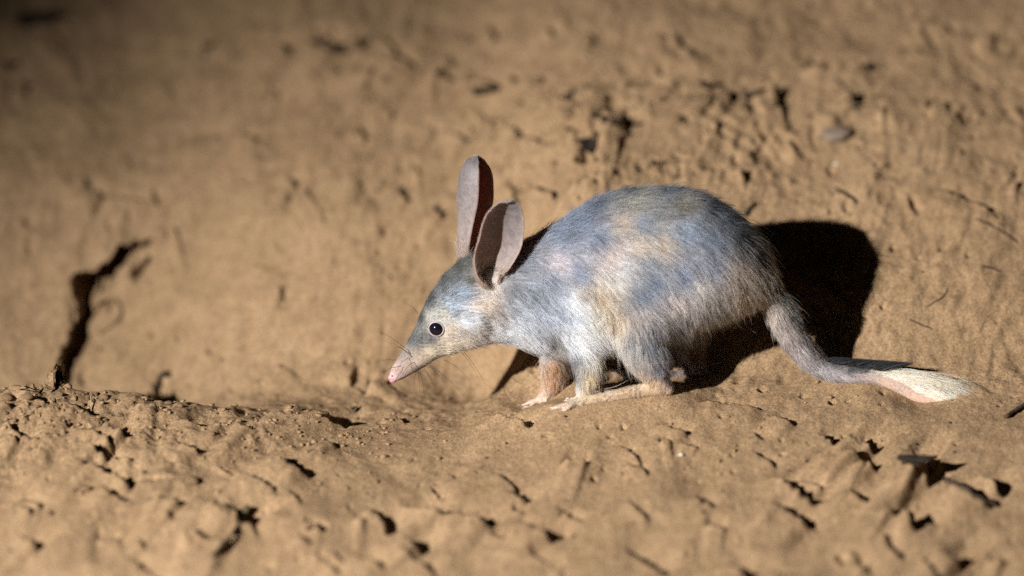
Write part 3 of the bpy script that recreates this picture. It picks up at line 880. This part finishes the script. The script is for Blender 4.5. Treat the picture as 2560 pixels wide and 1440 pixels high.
# --- ears: long rolled leaves of thin skin
def ear_material():
    m = bpy.data.materials.new('ear_skin'); m.use_nodes = True
    t = m.node_tree; N = t.nodes; L = t.links
    p = N['Principled BSDF']; out = N['Material Output']
    a = N.new('ShaderNodeAttribute'); a.attribute_name = 'ear_tone'
    r = N.new('ShaderNodeValToRGB')
    e = r.color_ramp.elements
    e[0].position = 0.0; e[0].color = (0.64, 0.53, 0.47, 1)
    e[1].position = 1.0; e[1].color = (0.20, 0.195, 0.21, 1)
    k = e.new(0.22); k.color = (0.47, 0.40, 0.375, 1)
    k = e.new(0.6); k.color = (0.31, 0.285, 0.285, 1)
    L.new(a.outputs['Fac'], r.inputs['Fac'])
    tc = N.new('ShaderNodeTexCoord')
    n = N.new('ShaderNodeTexNoise'); n.inputs['Scale'].default_value = 150.0; n.inputs['Detail'].default_value = 7.0; n.inputs['Roughness'].default_value = 0.7; n.inputs['Distortion'].default_value = 1.2
    L.new(tc.outputs['Object'], n.inputs['Vector'])
    rr = N.new('ShaderNodeValToRGB')
    rr.color_ramp.elements[0].position = 0.32; rr.color_ramp.elements[0].color = (.58, .56, .57, 1)
    rr.color_ramp.elements[1].position = 0.7; rr.color_ramp.elements[1].color = (1.15, 1.15, 1.15, 1)
    L.new(n.outputs['Fac'], rr.inputs['Fac'])
    mx = N.new('ShaderNodeMix'); mx.data_type = 'RGBA'; mx.blend_type = 'MULTIPLY'; mx.inputs['Factor'].default_value = 1.0
    L.new(r.outputs['Color'], mx.inputs['A']); L.new(rr.outputs['Color'], mx.inputs['B'])
    L.new(mx.outputs['Result'], p.inputs['Base Color'])
    p.inputs['Roughness'].default_value = 0.55
    p.inputs['Specular IOR Level'].default_value = 0.4
    p.inputs['Sheen Weight'].default_value = 0.15
    tr = N.new('ShaderNodeBsdfTranslucent')
    tr.inputs['Color'].default_value = (0.62, 0.24, 0.10, 1)
    ms = N.new('ShaderNodeMixShader'); ms.inputs[0].default_value = 0.36
    L.new(p.outputs[0], ms.inputs[1]); L.new(tr.outputs[0], ms.inputs[2])
    L.new(ms.outputs[0], out.inputs['Surface'])
    return m
M_EAR = ear_material()

def make_ear(spine, openv, rside, ropen, arc, y0, y1, thick=0.0009):
    """spine px points base to tip, opening direction, radii px across and along the opening, half arc (rad)"""
    ns, na = 40, 30
    q = catmull([(p[0], p[1], a, b, c) for p, a, b, c in zip(spine, rside, ropen, arc)], 12)
    q = [q[int(i)] for i in np.linspace(0, len(q) - 1, ns)]
    C = [at_y(r[0], r[1], y0 + (y1 - y0) * k / (ns - 1)) for k, r in enumerate(q)]
    V, tone = [], []
    for k in range(ns):
        t = C[min(k + 1, ns - 1)] - C[max(k - 1, 0)]; t /= np.linalg.norm(t)
        o = np.array(openv, float); o -= t * (o @ t); o /= np.linalg.norm(o)
        sd = np.cross(t, o)
        a = q[k][4]; rs_ = max(q[k][2], 0.6) / S; ro = max(q[k][3], 0.6) / S
        mid = (-1 - math.cos(a)) / 2
        sc = 1.0 / (math.sin(a) if a < math.pi / 2 else 1.0)
        for j in range(na):
            ph = -a + 2 * a * j / (na - 1)
            flare = 1.0 + 0.08 * (abs(ph) / a) ** 4 * math.sin(math.pi * k / (ns - 1))
            kk = k / (ns - 1)
            edge = (abs(ph) / a) ** 3
            wob = 1 + 0.05 * math.sin(ph * 4.5 + 2.0 * kk) * (1 - kk) + 0.05 * float(noise2(kk * 6 + openv[0] * 3, ph * 1.3, 131))
            flare *= 1 + edge * 0.07 * float(noise2(kk * 5 + (7 if ph > 0 else 0), 3.3 + openv[0], 133)) + 0.02 * math.sin(ph * 6 + kk * 3)
            V.append(C[k] + ro * (-math.cos(ph) - mid) * o * wob + rs_ * sc * math.sin(ph) * flare * sd)
            tone.append(min(1.0, (k / (ns - 1)) ** 0.8 * 1.15) * (1 - 0.85 * (abs(ph) / a) ** 12))
    Fq = [(k * na + j, k * na + j + 1, (k + 1) * na + j + 1, (k + 1) * na + j) for k in range(ns - 1) for j in range(na - 1)]
    me = bpy.data.meshes.new('ear')
    me.from_pydata([tuple(v) for v in V], [], Fq)
    me.update()
    ta = me.attributes.new('ear_tone', 'FLOAT', 'POINT')
    ta.data.foreach_set('value', tone)
    me.polygons.foreach_set('use_smooth', [True] * len(me.polygons))
    me.materials.append(M_EAR)
    o = attach(bpy.data.objects.new('ear', me))
    s = o.modifiers.new('thickness', 'SOLIDIFY'); s.thickness = thick; s.offset = 0
    return o, np.array(V).reshape(ns, na, 3)
near_ear, NE = make_ear([(1224, 704), (1219, 678), (1228, 648), (1241, 608), (1250, 570), (1260, 540), (1270, 518), (1278, 506), (1282, 501)],
         (0.34, -0.92, 0.12), [21, 35, 47, 55, 54, 47, 36, 22, 4], [18, 27, 34, 40, 40, 34, 26, 15, 4], [2.4, 2.1, 1.8, 1.55, 1.42, 1.35, 1.25, 1.15, 1.05], -0.020, -0.048)
far_ear, FE = make_ear([(1168, 655), (1165, 624), (1170, 590), (1176, 545), (1180, 495), (1183, 450), (1187, 416), (1192, 399), (1195, 391)],
         (0.88, -0.46, 0.05), [16, 25, 34, 40, 42, 39, 30, 18, 4], [17, 27, 38, 49, 56, 50, 38, 23, 5], [2.4, 2.2, 2.0, 1.9, 1.95, 2.05, 2.05, 1.9, 1.5], 0.014, 0.012)

# fine hair on ear rims and at the ear bases
def ear_fuzz(E, n=3200):
    P, C, Rr = [], [], []
    ns, na = E.shape[:2]
    for i in range(n):
        rim = rng.rand() < 0.45
        k = rng.randint(1, ns - 2)
        j = (0 if rng.rand() < 0.5 else na - 2) if rim else rng.randint(1, na - 2)
        a, b, c = E[k, j], E[k + 1, j], E[k, j + 1]
        nrm = np.cross(b - a, c - a); nrm /= np.linalg.norm(nrm) + 1e-9
        t = (b - a); t /= np.linalg.norm(t)
        root = a + (b - a) * rng.rand() + (c - a) * rng.rand()
        sgn = 1 if rng.rand() < 0.6 else -1
        d = t * 0.9 + nrm * sgn * 0.30 + rng.normal(0, 0.12, 3)
        d /= np.linalg.norm(d)
        ln = rng.uniform(4, 9) / S if not rim else rng.uniform(3, 6) / S
        P.append([root, root + d * ln * 0.5, root + d * ln + t * ln * 0.1])
        C.append(srgb(196, 184, 176) * rng.uniform(0.6, 1.0)); Rr.append([0.00010, 0.00008, 0.00003])
    return np.array(P), np.array(C), np.array(Rr)
def ear_tufts(E, n=900):
    """soft pale fur that blends the ear base into the head"""
    P, C, Rr = [], [], []
    ns, na = E.shape[:2]
    for i in range(n):
        k = int(rng.rand() ** 1.6 * 9); j = rng.randint(0, na)
        mid = E[k].mean(0)
        a = E[k, j]; up = E[k + 2].mean(0) - mid; up /= np.linalg.norm(up)
        out = a - mid; out /= np.linalg.norm(out) + 1e-9
        d = up * 0.9 + out * 0.45 + rng.normal(0, 0.22, 3); d /= np.linalg.norm(d)
        root = a - up * rng.uniform(0, 14) / S - out * 2 / S
        ln = rng.uniform(10, 26) / S
        P.append([root, root + d * ln * 0.5, root + d * ln + up * ln * 0.15])
        C.append(srgb(198, 178, 158) * rng.uniform(0.55, 1.05)); Rr.append([0.00016, 0.00012, 0.00004])
    return np.array(P), np.array(C), np.array(Rr)
for E in (NE, FE):
    a, b, c = ear_tufts(E)
    strands('ear_tuft', a, b, c, M_FUR)
for E in (NE, FE):
    a, b, c = ear_fuzz(E)
    strands('ear_hair', a, b, c, M_FUR)

# --- eyes
m, t, p = new_mat('eye_black')
p.inputs['Base Color'].default_value = (0.006, 0.005, 0.010, 1)
p.inputs['Roughness'].default_value = 0.10
p.inputs['Specular IOR Level'].default_value = 0.5
M_EYE = m
M_LID = plain('eyelid_skin', (0.34, 0.29, 0.30), 0.6, 0.3, 400, 0.25)
def uv_ball(c, rx, ry, rz, n=28, m=18):
    V = [c + np.array([0, 0, rz])]
    for i in range(1, m):
        th = math.pi * i / m
        for j in range(n):
            ph = 2 * math.pi * j / n
            V.append(c + np.array([rx * math.sin(th) * math.cos(ph), ry * math.sin(th) * math.sin(ph), rz * math.cos(th)]))
    V.append(c - np.array([0, 0, rz]))
    F = [(0, 1 + j, 1 + (j + 1) % n) for j in range(n)]
    for i in range(m - 2):
        for j in range(n):
            a = 1 + i * n + j; b = 1 + i * n + (j + 1) % n
            F.append((a, a + n, b + n, b))
    o = 1 + (m - 2) * n
    F += [(o + (j + 1) % n, o + j, len(V) - 1) for j in range(n)]
    return V, F
def adopt(o, parent):
    o.parent = parent
    o.matrix_parent_inverse = (bilby.matrix_basis if parent is bilby else Matrix_of(parent)).inverted()
def Matrix_of(o):
    bpy.context.view_layer.update()
    return o.matrix_world.copy()
def tube(path, radii, n=8):
    V, F = [], []
    path = [np.array(q, float) for q in path]
    for i, q in enumerate(path):
        a = path[max(i - 1, 0)]; b = path[min(i + 1, len(path) - 1)]
        t = (b - a) / (np.linalg.norm(b - a) + 1e-12)
        ref = np.array([0, 1, 0]) if abs(t[1]) < 0.9 else np.array([1, 0, 0])
        u = np.cross(t, ref); u /= np.linalg.norm(u); v = np.cross(t, u)
        for j in range(n):
            a_ = 2 * math.pi * j / n
            V.append(q + radii[i] * (math.cos(a_) * u + math.sin(a_) * v))
    for i in range(len(path) - 1):
        for j in range(n):
            a = i * n + j; b = i * n + (j + 1) % n
            F.append((a, b, b + n, a + n))
    F.append(tuple(range(n))[::-1]); F.append(tuple(range((len(path) - 1) * n, len(path) * n)))
    return V, F

from mathutils.bvhtree import BVHTree
bvh = BVHTree.FromPolygons([tuple(v) for v in vc], [tuple(p.vertices) for p in bme.polygons])
for sgn in (-1, 1):
    base = at_y(1091, 822, 0.0)
    hit_l, hit_n, _, _ = bvh.ray_cast(Vector((base[0], sgn * 0.2, base[2] + (0.0 if sgn > 0 else 0))), Vector((0, -sgn, 0)))
    sy = hit_l.y if hit_l else sgn * 0.017
    if sgn < 0:
        base = at_y(1091, 822, sy)
    nrm = np.array(hit_n) if hit_l else np.array([0, sgn, 0])
    if nrm[1] * sgn < 0:
        nrm = -nrm
    nrm = nrm * 0.75 + np.array([-0.12, sgn * 0.5, 0.05]); nrm /= np.linalg.norm(nrm)
    surf = np.array([base[0], sy, base[2]])
    r = 0.0086
    c = surf - nrm * r * 0.38
    V, F = uv_ball(c, r, r, r)
    eye = mesh_obj('eye', V, F, M_EYE); adopt(eye, bilby)
    # lids: a rim of bare skin round the eyeball
    u = np.cross(nrm, [0, 0, 1]); u /= np.linalg.norm(u); v = np.cross(nrm, u)
    path = []; rad = []
    for k in range(33):
        a = 2 * math.pi * k / 32
        path.append(c + nrm * r * 0.46 + (u * math.cos(a) * 1.02 + v * math.sin(a) * 0.93) * r * 0.90)
        rad.append(0.00085 + 0.0003 * math.sin(a) ** 2)
    V, F = tube(path, rad, 8)
    lid = mesh_obj('eyelid', V, F, M_LID); adopt(lid, eye)

# --- nose pad with nostrils
M_NOSE = plain('nose_skin', (0.52, 0.26, 0.29), 0.42, 0.5, 500, 0.2, 0.0003)
c = at_y(981, 946, 0)
V, F = uv_ball(np.zeros(3), 0.0042, 0.0034, 0.0050)
V = [np.array(v) for v in V]
for v in V:
    for s in (-1, 1):
        d = np.linalg.norm(v - np.array([-0.0030, s * 0.0020, -0.0004]))
        v *= 1 - 0.35 * math.exp(-(d / 0.0011) ** 2)
ca, sa = math.cos(0.6), math.sin(0.6)
V = [c + np.array([v[0] * ca - v[2] * sa, v[1], v[0] * sa + v[2] * ca]) for v in V]
nose = mesh_obj('nose', V, F, M_NOSE); adopt(nose, bilby)

# --- mouth line and nostrils laid on the skin
M_DARK = plain('mouth_skin', (0.05, 0.03, 0.03), 0.6, 0.3, 300, 0.3)
def on_skin(px, py):
    d = ray(px, py); d = d / np.linalg.norm(d)
    h = bvh.ray_cast(Vector(CAM), Vector(d))
    return np.array(h[0]) if h[0] is not None else None
path = [q for q in (on_skin(*e) for e in ((994, 950), (1008, 943), (1026, 933), (1046, 921), (1066, 912), (1086, 904), (1102, 898))) if q is not None]
if len(path) > 2:
    V, F = tube(path, [0.0007] * (len(path) - 1) + [0.0002], 6)
    mo = mesh_obj('mouth', V, F, M_DARK); adopt(mo, bilby)
q = on_skin(981, 940)
if q is not None:
    V, F = uv_ball(q, 0.0011, 0.0006, 0.0008, 12, 8)
    no_ = mesh_obj('nostril', V, F, M_DARK); adopt(no_, bilby)

# --- whiskers
M_WH = plain('whisker_hair', (0.035, 0.028, 0.022), 0.5, 0.4, 200, 0.2)
WH = [((1030, 893), (960, 852), -.004), ((1020, 878), (945, 828), .01), ((1008, 905), (935, 905), .006), ((1003, 915), (940, 945), -.02), ((1055, 925), (1085, 965), -.03),
      ((1062, 915), (1130, 955), -.035), ((1070, 910), (1120, 975), -.03), ((1075, 912), (1160, 990), -.028), ((1045, 928), (1050, 985), -.02), ((1040, 930), (1035, 975), -.012),
      ((1155, 882), (1195, 945), -.04), ((1160, 880), (1215, 965), -.045), ((1110, 900), (1175, 950), -.03), ((1020, 895), (990, 930), -.02), ((1035, 905), (1000, 945), -.018),
      ((1045, 785), (1015, 760), .01), ((1050, 930), (1062, 995), -.024), ((1060, 921), (1095, 985), -.03), ((1025, 885), (975, 868), -.012)]
V, F = [], []
rw = random.Random(5)
for (a, b, yy) in WH:
    A_ = at_y(a[0], a[1], -0.010 if yy < 0 else 0.008); B_ = at_y(b[0], b[1], yy - 0.004)
    path = []
    for k in range(9):
        t_ = k / 8
        path.append(A_ * (1 - t_) + B_ * t_ + np.array([0, -0.004, 0.004]) * math.sin(math.pi * t_) * rw.uniform(0.7, 1.2))
    vv, ff = tube(path, [0.00022 * (1 - 0.8 * k / 8) + 0.00004 for k in range(9)], 5)
    o_ = len(V); V += vv; F += [tuple(i + o_ for i in f) for f in ff]
wh = mesh_obj('whiskers', V, F, M_WH); adopt(wh, bilby)
# pale hairs at the wrist
V, F = [], []
for (a, b) in (((1510, 972), (1570, 950)), ((1510, 975), (1576, 962)), ((1512, 978), (1566, 978))):
    A_ = at_y(a[0], a[1], -0.030); B_ = at_y(b[0], b[1], -0.036)
    path = [A_ * (1 - k / 6) + B_ * (k / 6) + np.array([0, 0, -0.002]) * math.sin(math.pi * k / 6) for k in range(7)]
    vv, ff = tube(path, [0.0002 * (1 - 0.12 * k) for k in range(7)], 5)
    o_ = len(V); V += vv; F += [tuple(i + o_ for i in f) for f in ff]
wrist = mesh_obj('wrist_whiskers', V, F, plain('pale_whisker', (0.5, 0.45, 0.38), 0.5, 0.4)); adopt(wrist, bilby)

# --- claws
M_CLAW = plain('claw_horn', (0.40, 0.32, 0.26), 0.4, 0.5, 300, 0.15)
for (tx, ty, yy, ln) in [(1300, 1017, 0.028, 20), (1320, 1020, 0.018, 18), (1308, 1008, 0.038, 18), (1382, 1022, -0.062, 14), (1406, 1030, -0.068, 10),
                         (1418, 1004, -0.030, 14), (1428, 1009, -0.038, 12), (1420, 999, -0.022, 12), (1524, 924, 0.048, 12)]:
    a = at_y(tx + 4, ty - 1, yy)
    path = [a + np.array([-ln / S * k / 5, 0, 0.0012 * math.sin(math.pi * k / 5) - 0.0012 * (k / 5) ** 2]) for k in range(6)]
    V, F = tube(path, [0.0013 * (1 - (k / 5.2) ** 1.6) + 0.0001 for k in range(6)], 8)
    cl_ = mesh_obj('claw', V, F, M_CLAW); adopt(cl_, bilby)

# ------------------------------------------------------------------ things lying on the sand
rt = random.Random(11)
def drape(pxs, lift):
    out = []
    for i, (px, py) in enumerate(pxs):
        g = g_at(px, py); out.append(g + np.array([0, 0, lift[i] if isinstance(lift, (list, tuple)) else lift]))
    return out
def stick(name, pxs, r0, r1, mat, label, cat, lift=0.0, jag=0.0, n=7):
    P = catmull(drape(pxs, lift), 4)
    P = [q + np.array([rt.gauss(0, jag), rt.gauss(0, jag), abs(rt.gauss(0, jag)) * 0.5]) for q in P]
    k = len(P) - 1
    rad = [(r0 + (r1 - r0) * i / k) * rt.uniform(0.85, 1.15) for i in range(k + 1)]
    c = np.array(P[0])
    V, F = tube([q - c for q in P], rad, n)
    o = mesh_obj(name, V, F, mat)
    o.location = c
    return tag(o, label, cat)
stick('twig', [(2515, 1047), (2538, 1032), (2570, 1012)], .0022, .0030, M_TWIG, 'short dark twig on the sand beyond the tip of the tail', 'twig', .002, .0003)
stick('twig', [(2362, 1203), (2400, 1222), (2450, 1250), (2492, 1268)], .0028, .0018, M_TWIG, 'knobbly dark stick lying on the foreground sand below the tail tip', 'twig', .0015, .0012)
stick('twig', [(2085, 470), (2112, 487), (2145, 508)], .0010, .0007, M_TWIG, 'thin straight twig on the bank above the big shadow', 'twig', .0006, .0003)
stick('twig', [(1858, 243), (1890, 236), (1942, 224)], .0030, .0022, M_TWIG, 'dark stub of stick on the upper bank above the animal', 'twig', .002, .0006)
stick('twig', [(778, 108), (815, 122), (862, 136)], .0030, .0024, M_TWIG, 'thick dark stick on the dim upper bank above the hollow', 'twig', .002, .0006)
stick('twig', [(2455, 668), (2478, 672), (2500, 680)], .0011, .0006, M_TWIG, 'tiny dark twig on smooth sand right of the animal shadow', 'twig', .0008, .0004)
stick('twig', [(2275, 800), (2300, 812), (2332, 824)], .0010, .0006, M_TWIG, 'slender twig half sunk in smooth sand above the white tail crest', 'twig', .0005, .0003)
stick('twig', [(2440, 548), (2490, 572), (2545, 606)], .0010, .0008, M_TWIG, 'long thin twig on the bank right of the rump shadow', 'twig', .0005, .0004)
stick('grass_stem', [(2318, 768), (2345, 752), (2362, 738), (2370, 722)], .0006, .0004, M_TWIG, 'curved thread of dry grass with forked end on smooth sand', 'grass stem', .0008, .0002)
stick('root', [(262, 752), (288, 758), (302, 790), (285, 815), (247, 842)], .0020, .0012, M_ROOT, 'bent thin root looping out beside the dark crack', 'root', .003, .0003)
stick('root', [(706, 760), (704, 740), (714, 716)], .0012, .0008, M_ROOT, 'short thin root hanging on the smooth hollow wall', 'root', .0015, .0003)
stick('root', [(390, 985), (400, 960), (412, 940), (418, 950)], .0034, .0016, M_BARK_FLAKE, 'dark forked root stub at the foot of the hollow wall', 'root', .004, .0006)
stick('grass_stem', [(228, 1030), (228, 1012), (226, 994)], .0007, .0005, M_STRAW, 'pale straw stem standing up on the crumbly mound', 'grass stem', [0, .004, .004], .0001)
stick('grass_stem', [(55, 1046), (85, 1030), (120, 1006), (150, 1000)], .0006, .0004, M_STRAW, 'long dry grass blade lying over the crumbly mound', 'grass stem', .0015, .0003)
stick('grass_stem', [(48, 978), (62, 970), (75, 962)], .0006, .0004, M_STRAW, 'tiny pale straw on the crest of the mound', 'grass stem', .002, .0002)
stick('twig', [(605, 1300), (590, 1330), (560, 1365), (532, 1395)], .0034, .0020, M_TWIG, 'blurred dark stick pointing at the viewer in front of the mound', 'twig', .002, .0006)
stick('twig', [(1862, 545), (1870, 530), (1888, 516)], .0016, .0022, M_LEAF, 'small dark twig on the bank just behind the rump', 'twig', .003, .0005)

def flake(name, px, py, rx, ry, mat, label, cat, th=0.0025, ang=0.0, curl=0.004, seed=0):
    c = g_at(px, py)
    e = 0.01
    n_ = np.array([-(float(z_base(c[0] + e, c[1])) - float(z_base(c[0] - e, c[1]))) / (2 * e), -(float(z_base(c[0], c[1] + e)) - float(z_base(c[0], c[1] - e))) / (2 * e), 1.0])
    n_ /= np.linalg.norm(n_)
    u = np.cross([0, 1, 0], n_); u /= np.linalg.norm(u); v = np.cross(n_, u)
    ru, rv = rx / S, ry / S
    rr = random.Random(seed)
    nn = 18
    rim = [1 + rr.uniform(-0.22, 0.18) for _ in range(nn)]
    V, F = [], []
    for layer in (1, 0):
        for ring_ in (1.0, 0.6, 0.25):
            for k in range(nn):
                a = 2 * math.pi * k / nn
                x, y = math.cos(a) * ring_ * rim[k] * ru, math.sin(a) * ring_ * rim[k] * rv
                x, y = x * math.cos(ang) - y * math.sin(ang), x * math.sin(ang) + y * math.cos(ang)
                z = curl * (ring_ ** 2) * (0.5 + 0.5 * math.cos(a * 2 + 0.6)) + (th if layer else 0) * (1 - 0.5 * ring_ ** 4) - 0.0008
                V.append(u * x + v * y + n_ * z)
    for layer in (0, 1):
        b = layer * 3 * nn
        for q in range(2):
            for k in range(nn):
                f = (b + q * nn + k, b + q * nn + (k + 1) % nn, b + (q + 1) * nn + (k + 1) % nn, b + (q + 1) * nn + k)
                F.append(f if layer == 0 else f[::-1])
        f = tuple(b + 2 * nn + k for k in range(nn)); F.append(f if layer == 0 else f[::-1])
    for k in range(nn):
        F.append((3 * nn + k, 3 * nn + (k + 1) % nn, (k + 1) % nn, k))
    o = mesh_obj(name, V, F, mat)
    o.location = c
    return tag(o, label, cat)
flake('dark_chunk', 95, 52, 62, 24, M_BARK_FLAKE, 'broad blackish bark chunk on the darkest part of the upper bank', 'bark', .010, .15, .004, 1)
flake('dark_chunk', 2290, 1152, 46, 16, M_BARK_FLAKE, 'flat dark bark piece on foreground sand below the white tail crest', 'bark', .006, .0, .004, 2)
flake('dark_chunk', 1472, 366, 28, 30, M_BARK_FLAKE, 'ragged dark flake filling the hole in the bank above the animal back', 'bark', .008, .6, .012, 3)  # dark flake added to stand for the shade inside the hole
flake('dead_leaf', 595, 1285, 26, 24, M_LEAF, 'curled dead leaf blurred in front of the crumbly mound', 'leaf', .003, .3, .010, 4)
flake('dead_leaf', 2135, 262, 26, 9, M_LEAF, 'narrow dead leaf lying aslant on the upper bank', 'leaf', .003, -.5, .006, 5)
flake('dead_leaf', 884, 1026, 9, 12, M_LEAF, 'tiny dark leaf standing at the mound crest near the snout', 'leaf', .002, .2, .006, 6)

for k, (px, py, rx, ry, an) in enumerate([(1214, 228, 36, 12, -.3), (1532, 305, 40, 11, -.1), (1806, 314, 16, 14, .4), (1762, 214, 14, 13, .2), (2186, 171, 16, 10, .5),
                                          (911, 105, 13, 15, .1), (1426, 240, 13, 10, .3), (1640, 410, 9, 8, .2), (523, 118, 16, 9, .1), (1005, 482, 12, 8, -.7), (1098, 530, 15, 6, -.6),
                                          (30, 163, 20, 8, .3), (72, 218, 15, 7, -.3)]):
    o = flake('dark_flake', px, py, rx, ry, M_BARK_FLAKE, 'small dark flake stuck in the bank above the animal', 'bark chip', .004, an, .006, 20 + k)  # dark flakes over dark spots of the bank, most also cut as pits
    o['group'] = 'dark flakes on the bank'
flake('flat_stone', 2092, 336, 46, 26, plain('grey_stone', (0.20, 0.15, 0.115), 0.9, 0.2, 80, 0.2), 'flat greyish stone sunk in the bank above the big shadow', 'stone', .006, .2, .0, 9)
# clods and pebbles
clod_meshes = []
for k in range(6):
    bm = bmesh.new(); bmesh.ops.create_icosphere(bm, subdivisions=2, radius=1.0)
    for v in bm.verts:
        q = v.co
        d = 0.28 * noise2(q.x * 1.6 + k * 5, q.y * 1.6 + q.z * 1.3, 111) + 0.16 * noise2(q.x * 4 + k, q.z * 4 + q.y * 3, 113)
        v.co = q * (1 + float(d))
        v.co.z *= 0.72
    me_ = bpy.data.meshes.new('sand_clod'); bm.to_mesh(me_); bm.free()
    me_.polygons.foreach_set('use_smooth', [k % 2 == 0] * len(me_.polygons))
    me_.materials.append(M_CLOD)
    clod_meshes.append(me_)
CL = [(18, 995, 14), (45, 1010, 10), (70, 992, 12), (92, 1018, 9), (120, 1012, 8), (12, 1035, 9), (35, 1052, 8), (150, 988, 10), (262, 995, 13), (235, 988, 12),
      (285, 1005, 10), (205, 1012, 7), (330, 1008, 8), (420, 1010, 12), (452, 1016, 8), (300, 1040, 8), (262, 1050, 8), (170, 1060, 6), (105, 1085, 7), (75, 1125, 8),
      (530, 1084, 8), (560, 1088, 7), (345, 1050, 6), (640, 1095, 5), (725, 1033, 9), (890, 1048, 5), (1000, 1036, 6), (1035, 1043, 7), (215, 1225, 18), (480, 1205, 16),
      (120, 1285, 12), (770, 1320, 11), (940, 1205, 9), (1300, 480, 14), (1330, 470, 9), (1365, 480, 9), (1720, 255, 20), (1770, 250, 24), (1745, 285, 16), (1420, 290, 18),
      (1860, 270, 14), (1500, 250, 12), (1330, 210, 12), (1560, 335, 10), (1250, 300, 8), (1290, 340, 9), (960, 200, 10), (835, 180, 14), (910, 215, 10), (1385, 410, 9),
      (1560, 420, 7), (1690, 400, 7), (2170, 400, 8), (2210, 415, 7), (1610, 390, 6), (1180, 200, 10), (1460, 220, 11), (2050, 165, 14), (1900, 180, 9), (660, 195, 8), (1748, 262, 34), (1802, 246, 26), (1422, 284, 24), (1694, 300, 18), (1852, 268, 20), (1560, 282, 16), (1346, 204, 18), (1176, 188, 16), (1120, 160, 14), (1650, 250, 14), (1300, 262, 12), (1492, 345, 14), (1930, 262, 12), (2020, 292, 12)]
for k, (px, py, r) in enumerate(CL):
    c = g_at(px, py)
    o = link(bpy.data.objects.new('sand_clod', clod_meshes[k % 6]))
    s = r / S
    o.location = c + np.array([0, 0, s * 0.15])
    o.scale = (s * rt.uniform(.8, 1.2), s * rt.uniform(.8, 1.2), s * rt.uniform(.7, 1.0))
    o.rotation_euler = (rt.uniform(-.4, .4), rt.uniform(-.4, .4), rt.uniform(0, 6.28))
    if py < 520:
        tag(o, 'rough clod of sand lying loose on the bank above the animal', 'sand clod', 'sand clods on the bank')
    elif py < 1150:
        tag(o, 'small crumbly clod of sand on the mound in front of the hollow', 'sand clod', 'sand clods on the mound')
    else:
        tag(o, 'smooth blurred clod of sand on the foreground slope below the mound', 'sand clod', 'sand clods on the foreground slope')
pm = clod_meshes[1].copy(); pm.materials.clear(); pm.materials.append(M_PALE); pm.name = 'pebble'
for (px, py, r, lab) in ((2090, 411, 6, 'tiny white pebble on the bank right of the animal back'), (1702, 1139, 6, 'pale cream pebble on foreground sand in front of the hind foot')):
    c = g_at(px, py); o = link(bpy.data.objects.new('pebble', pm)); o.location = c + np.array([0, 0, 0.0008]); o.scale = (r / S,) * 3
    tag(o, lab, 'pebble')

# crumbs of sand and scraps of litter too many to count
def scatter(name, spots, mat, lo, hi, seed, flat=0.8):
    rs = np.random.RandomState(seed)
    bm = bmesh.new(); bmesh.ops.create_icosphere(bm, subdivisions=1, radius=1.0)
    V0 = np.array([v.co[:] for v in bm.verts]); F0 = np.array([[v.index for v in f.verts] for f in bm.faces]); bm.free()
    n = len(spots)
    sz = lo * (hi / lo) ** (rs.rand(n) ** 2.2)
    zz = z_final(spots[:, 0], spots[:, 1])
    ctr = np.stack([spots[:, 0], spots[:, 1], zz + sz * 0.2], 1)
    jit = 1 + 0.28 * rs.normal(size=(n, len(V0), 1))
    an = rs.uniform(0, 6.28, n); st = rs.uniform(0.8, 1.4, n)
    Vx = V0[None] * jit * sz[:, None, None]
    Vx[:, :, 0] *= st[:, None]; Vx[:, :, 2] *= flat
    ca, sa = np.cos(an)[:, None], np.sin(an)[:, None]
    x = Vx[:, :, 0] * ca - Vx[:, :, 1] * sa; y = Vx[:, :, 0] * sa + Vx[:, :, 1] * ca
    P = np.stack([x, y, Vx[:, :, 2]], -1) + ctr[:, None, :]
    FF = (F0[None] + (np.arange(n) * len(V0))[:, None, None]).reshape(-1, 3)
    me_ = bpy.data.meshes.new(name)
    me_.vertices.add(n * len(V0)); me_.vertices.foreach_set('co', P.ravel())
    me_.loops.add(FF.size); me_.loops.foreach_set('vertex_index', FF.ravel().astype(np.int32))
    me_.polygons.add(len(FF)); me_.polygons.foreach_set('loop_start', np.arange(0, FF.size, 3, dtype=np.int32))
    me_.update(calc_edges=True)
    me_.polygons.foreach_set('use_smooth', np.ones(len(FF), bool))
    me_.materials.append(mat)
    o = link(bpy.data.objects.new(name, me_)); o['kind'] = 'stuff'
    return o
rs = np.random.RandomState(21)
a = np.stack([rs.uniform(-0.6, -0.12, 900), rs.normal(-0.05, 0.06, 900)], 1)
b = np.stack([rs.uniform(-0.6, 0.6, 500), rs.uniform(-0.6, 0.0, 500)], 1)
c = np.stack([rs.uniform(-0.6, 0.6, 900), rs.uniform(0.1, 0.8, 900)], 1)
d = np.stack([rs.normal(0.12, 0.16, 700), rs.normal(0.30, 0.06, 700)], 1)
allp = np.concatenate([a, b, c, d])
ok = np.ones(len(allp), bool)
for (cx, cy, _z) in contacts:
    ok &= ((allp[:, 0] - cx) ** 2 + (allp[:, 1] - cy) ** 2) > 0.02 ** 2
allp = allp[ok]
o = scatter('sand_crumbs', allp, M_CLOD, 0.0005, 0.0036, 5)
o['label'] = 'loose crumbs of sand strewn over bank and foreground'; o['category'] = 'sand'
e = np.stack([rs.uniform(-0.6, 0.6, 420), rs.uniform(-0.6, 0.7, 420)], 1)
o = scatter('plant_litter', e, M_TWIG, 0.0005, 0.0024, 6, 0.5)
o['label'] = 'dark specks of plant litter strewn over the sand'; o['category'] = 'litter'
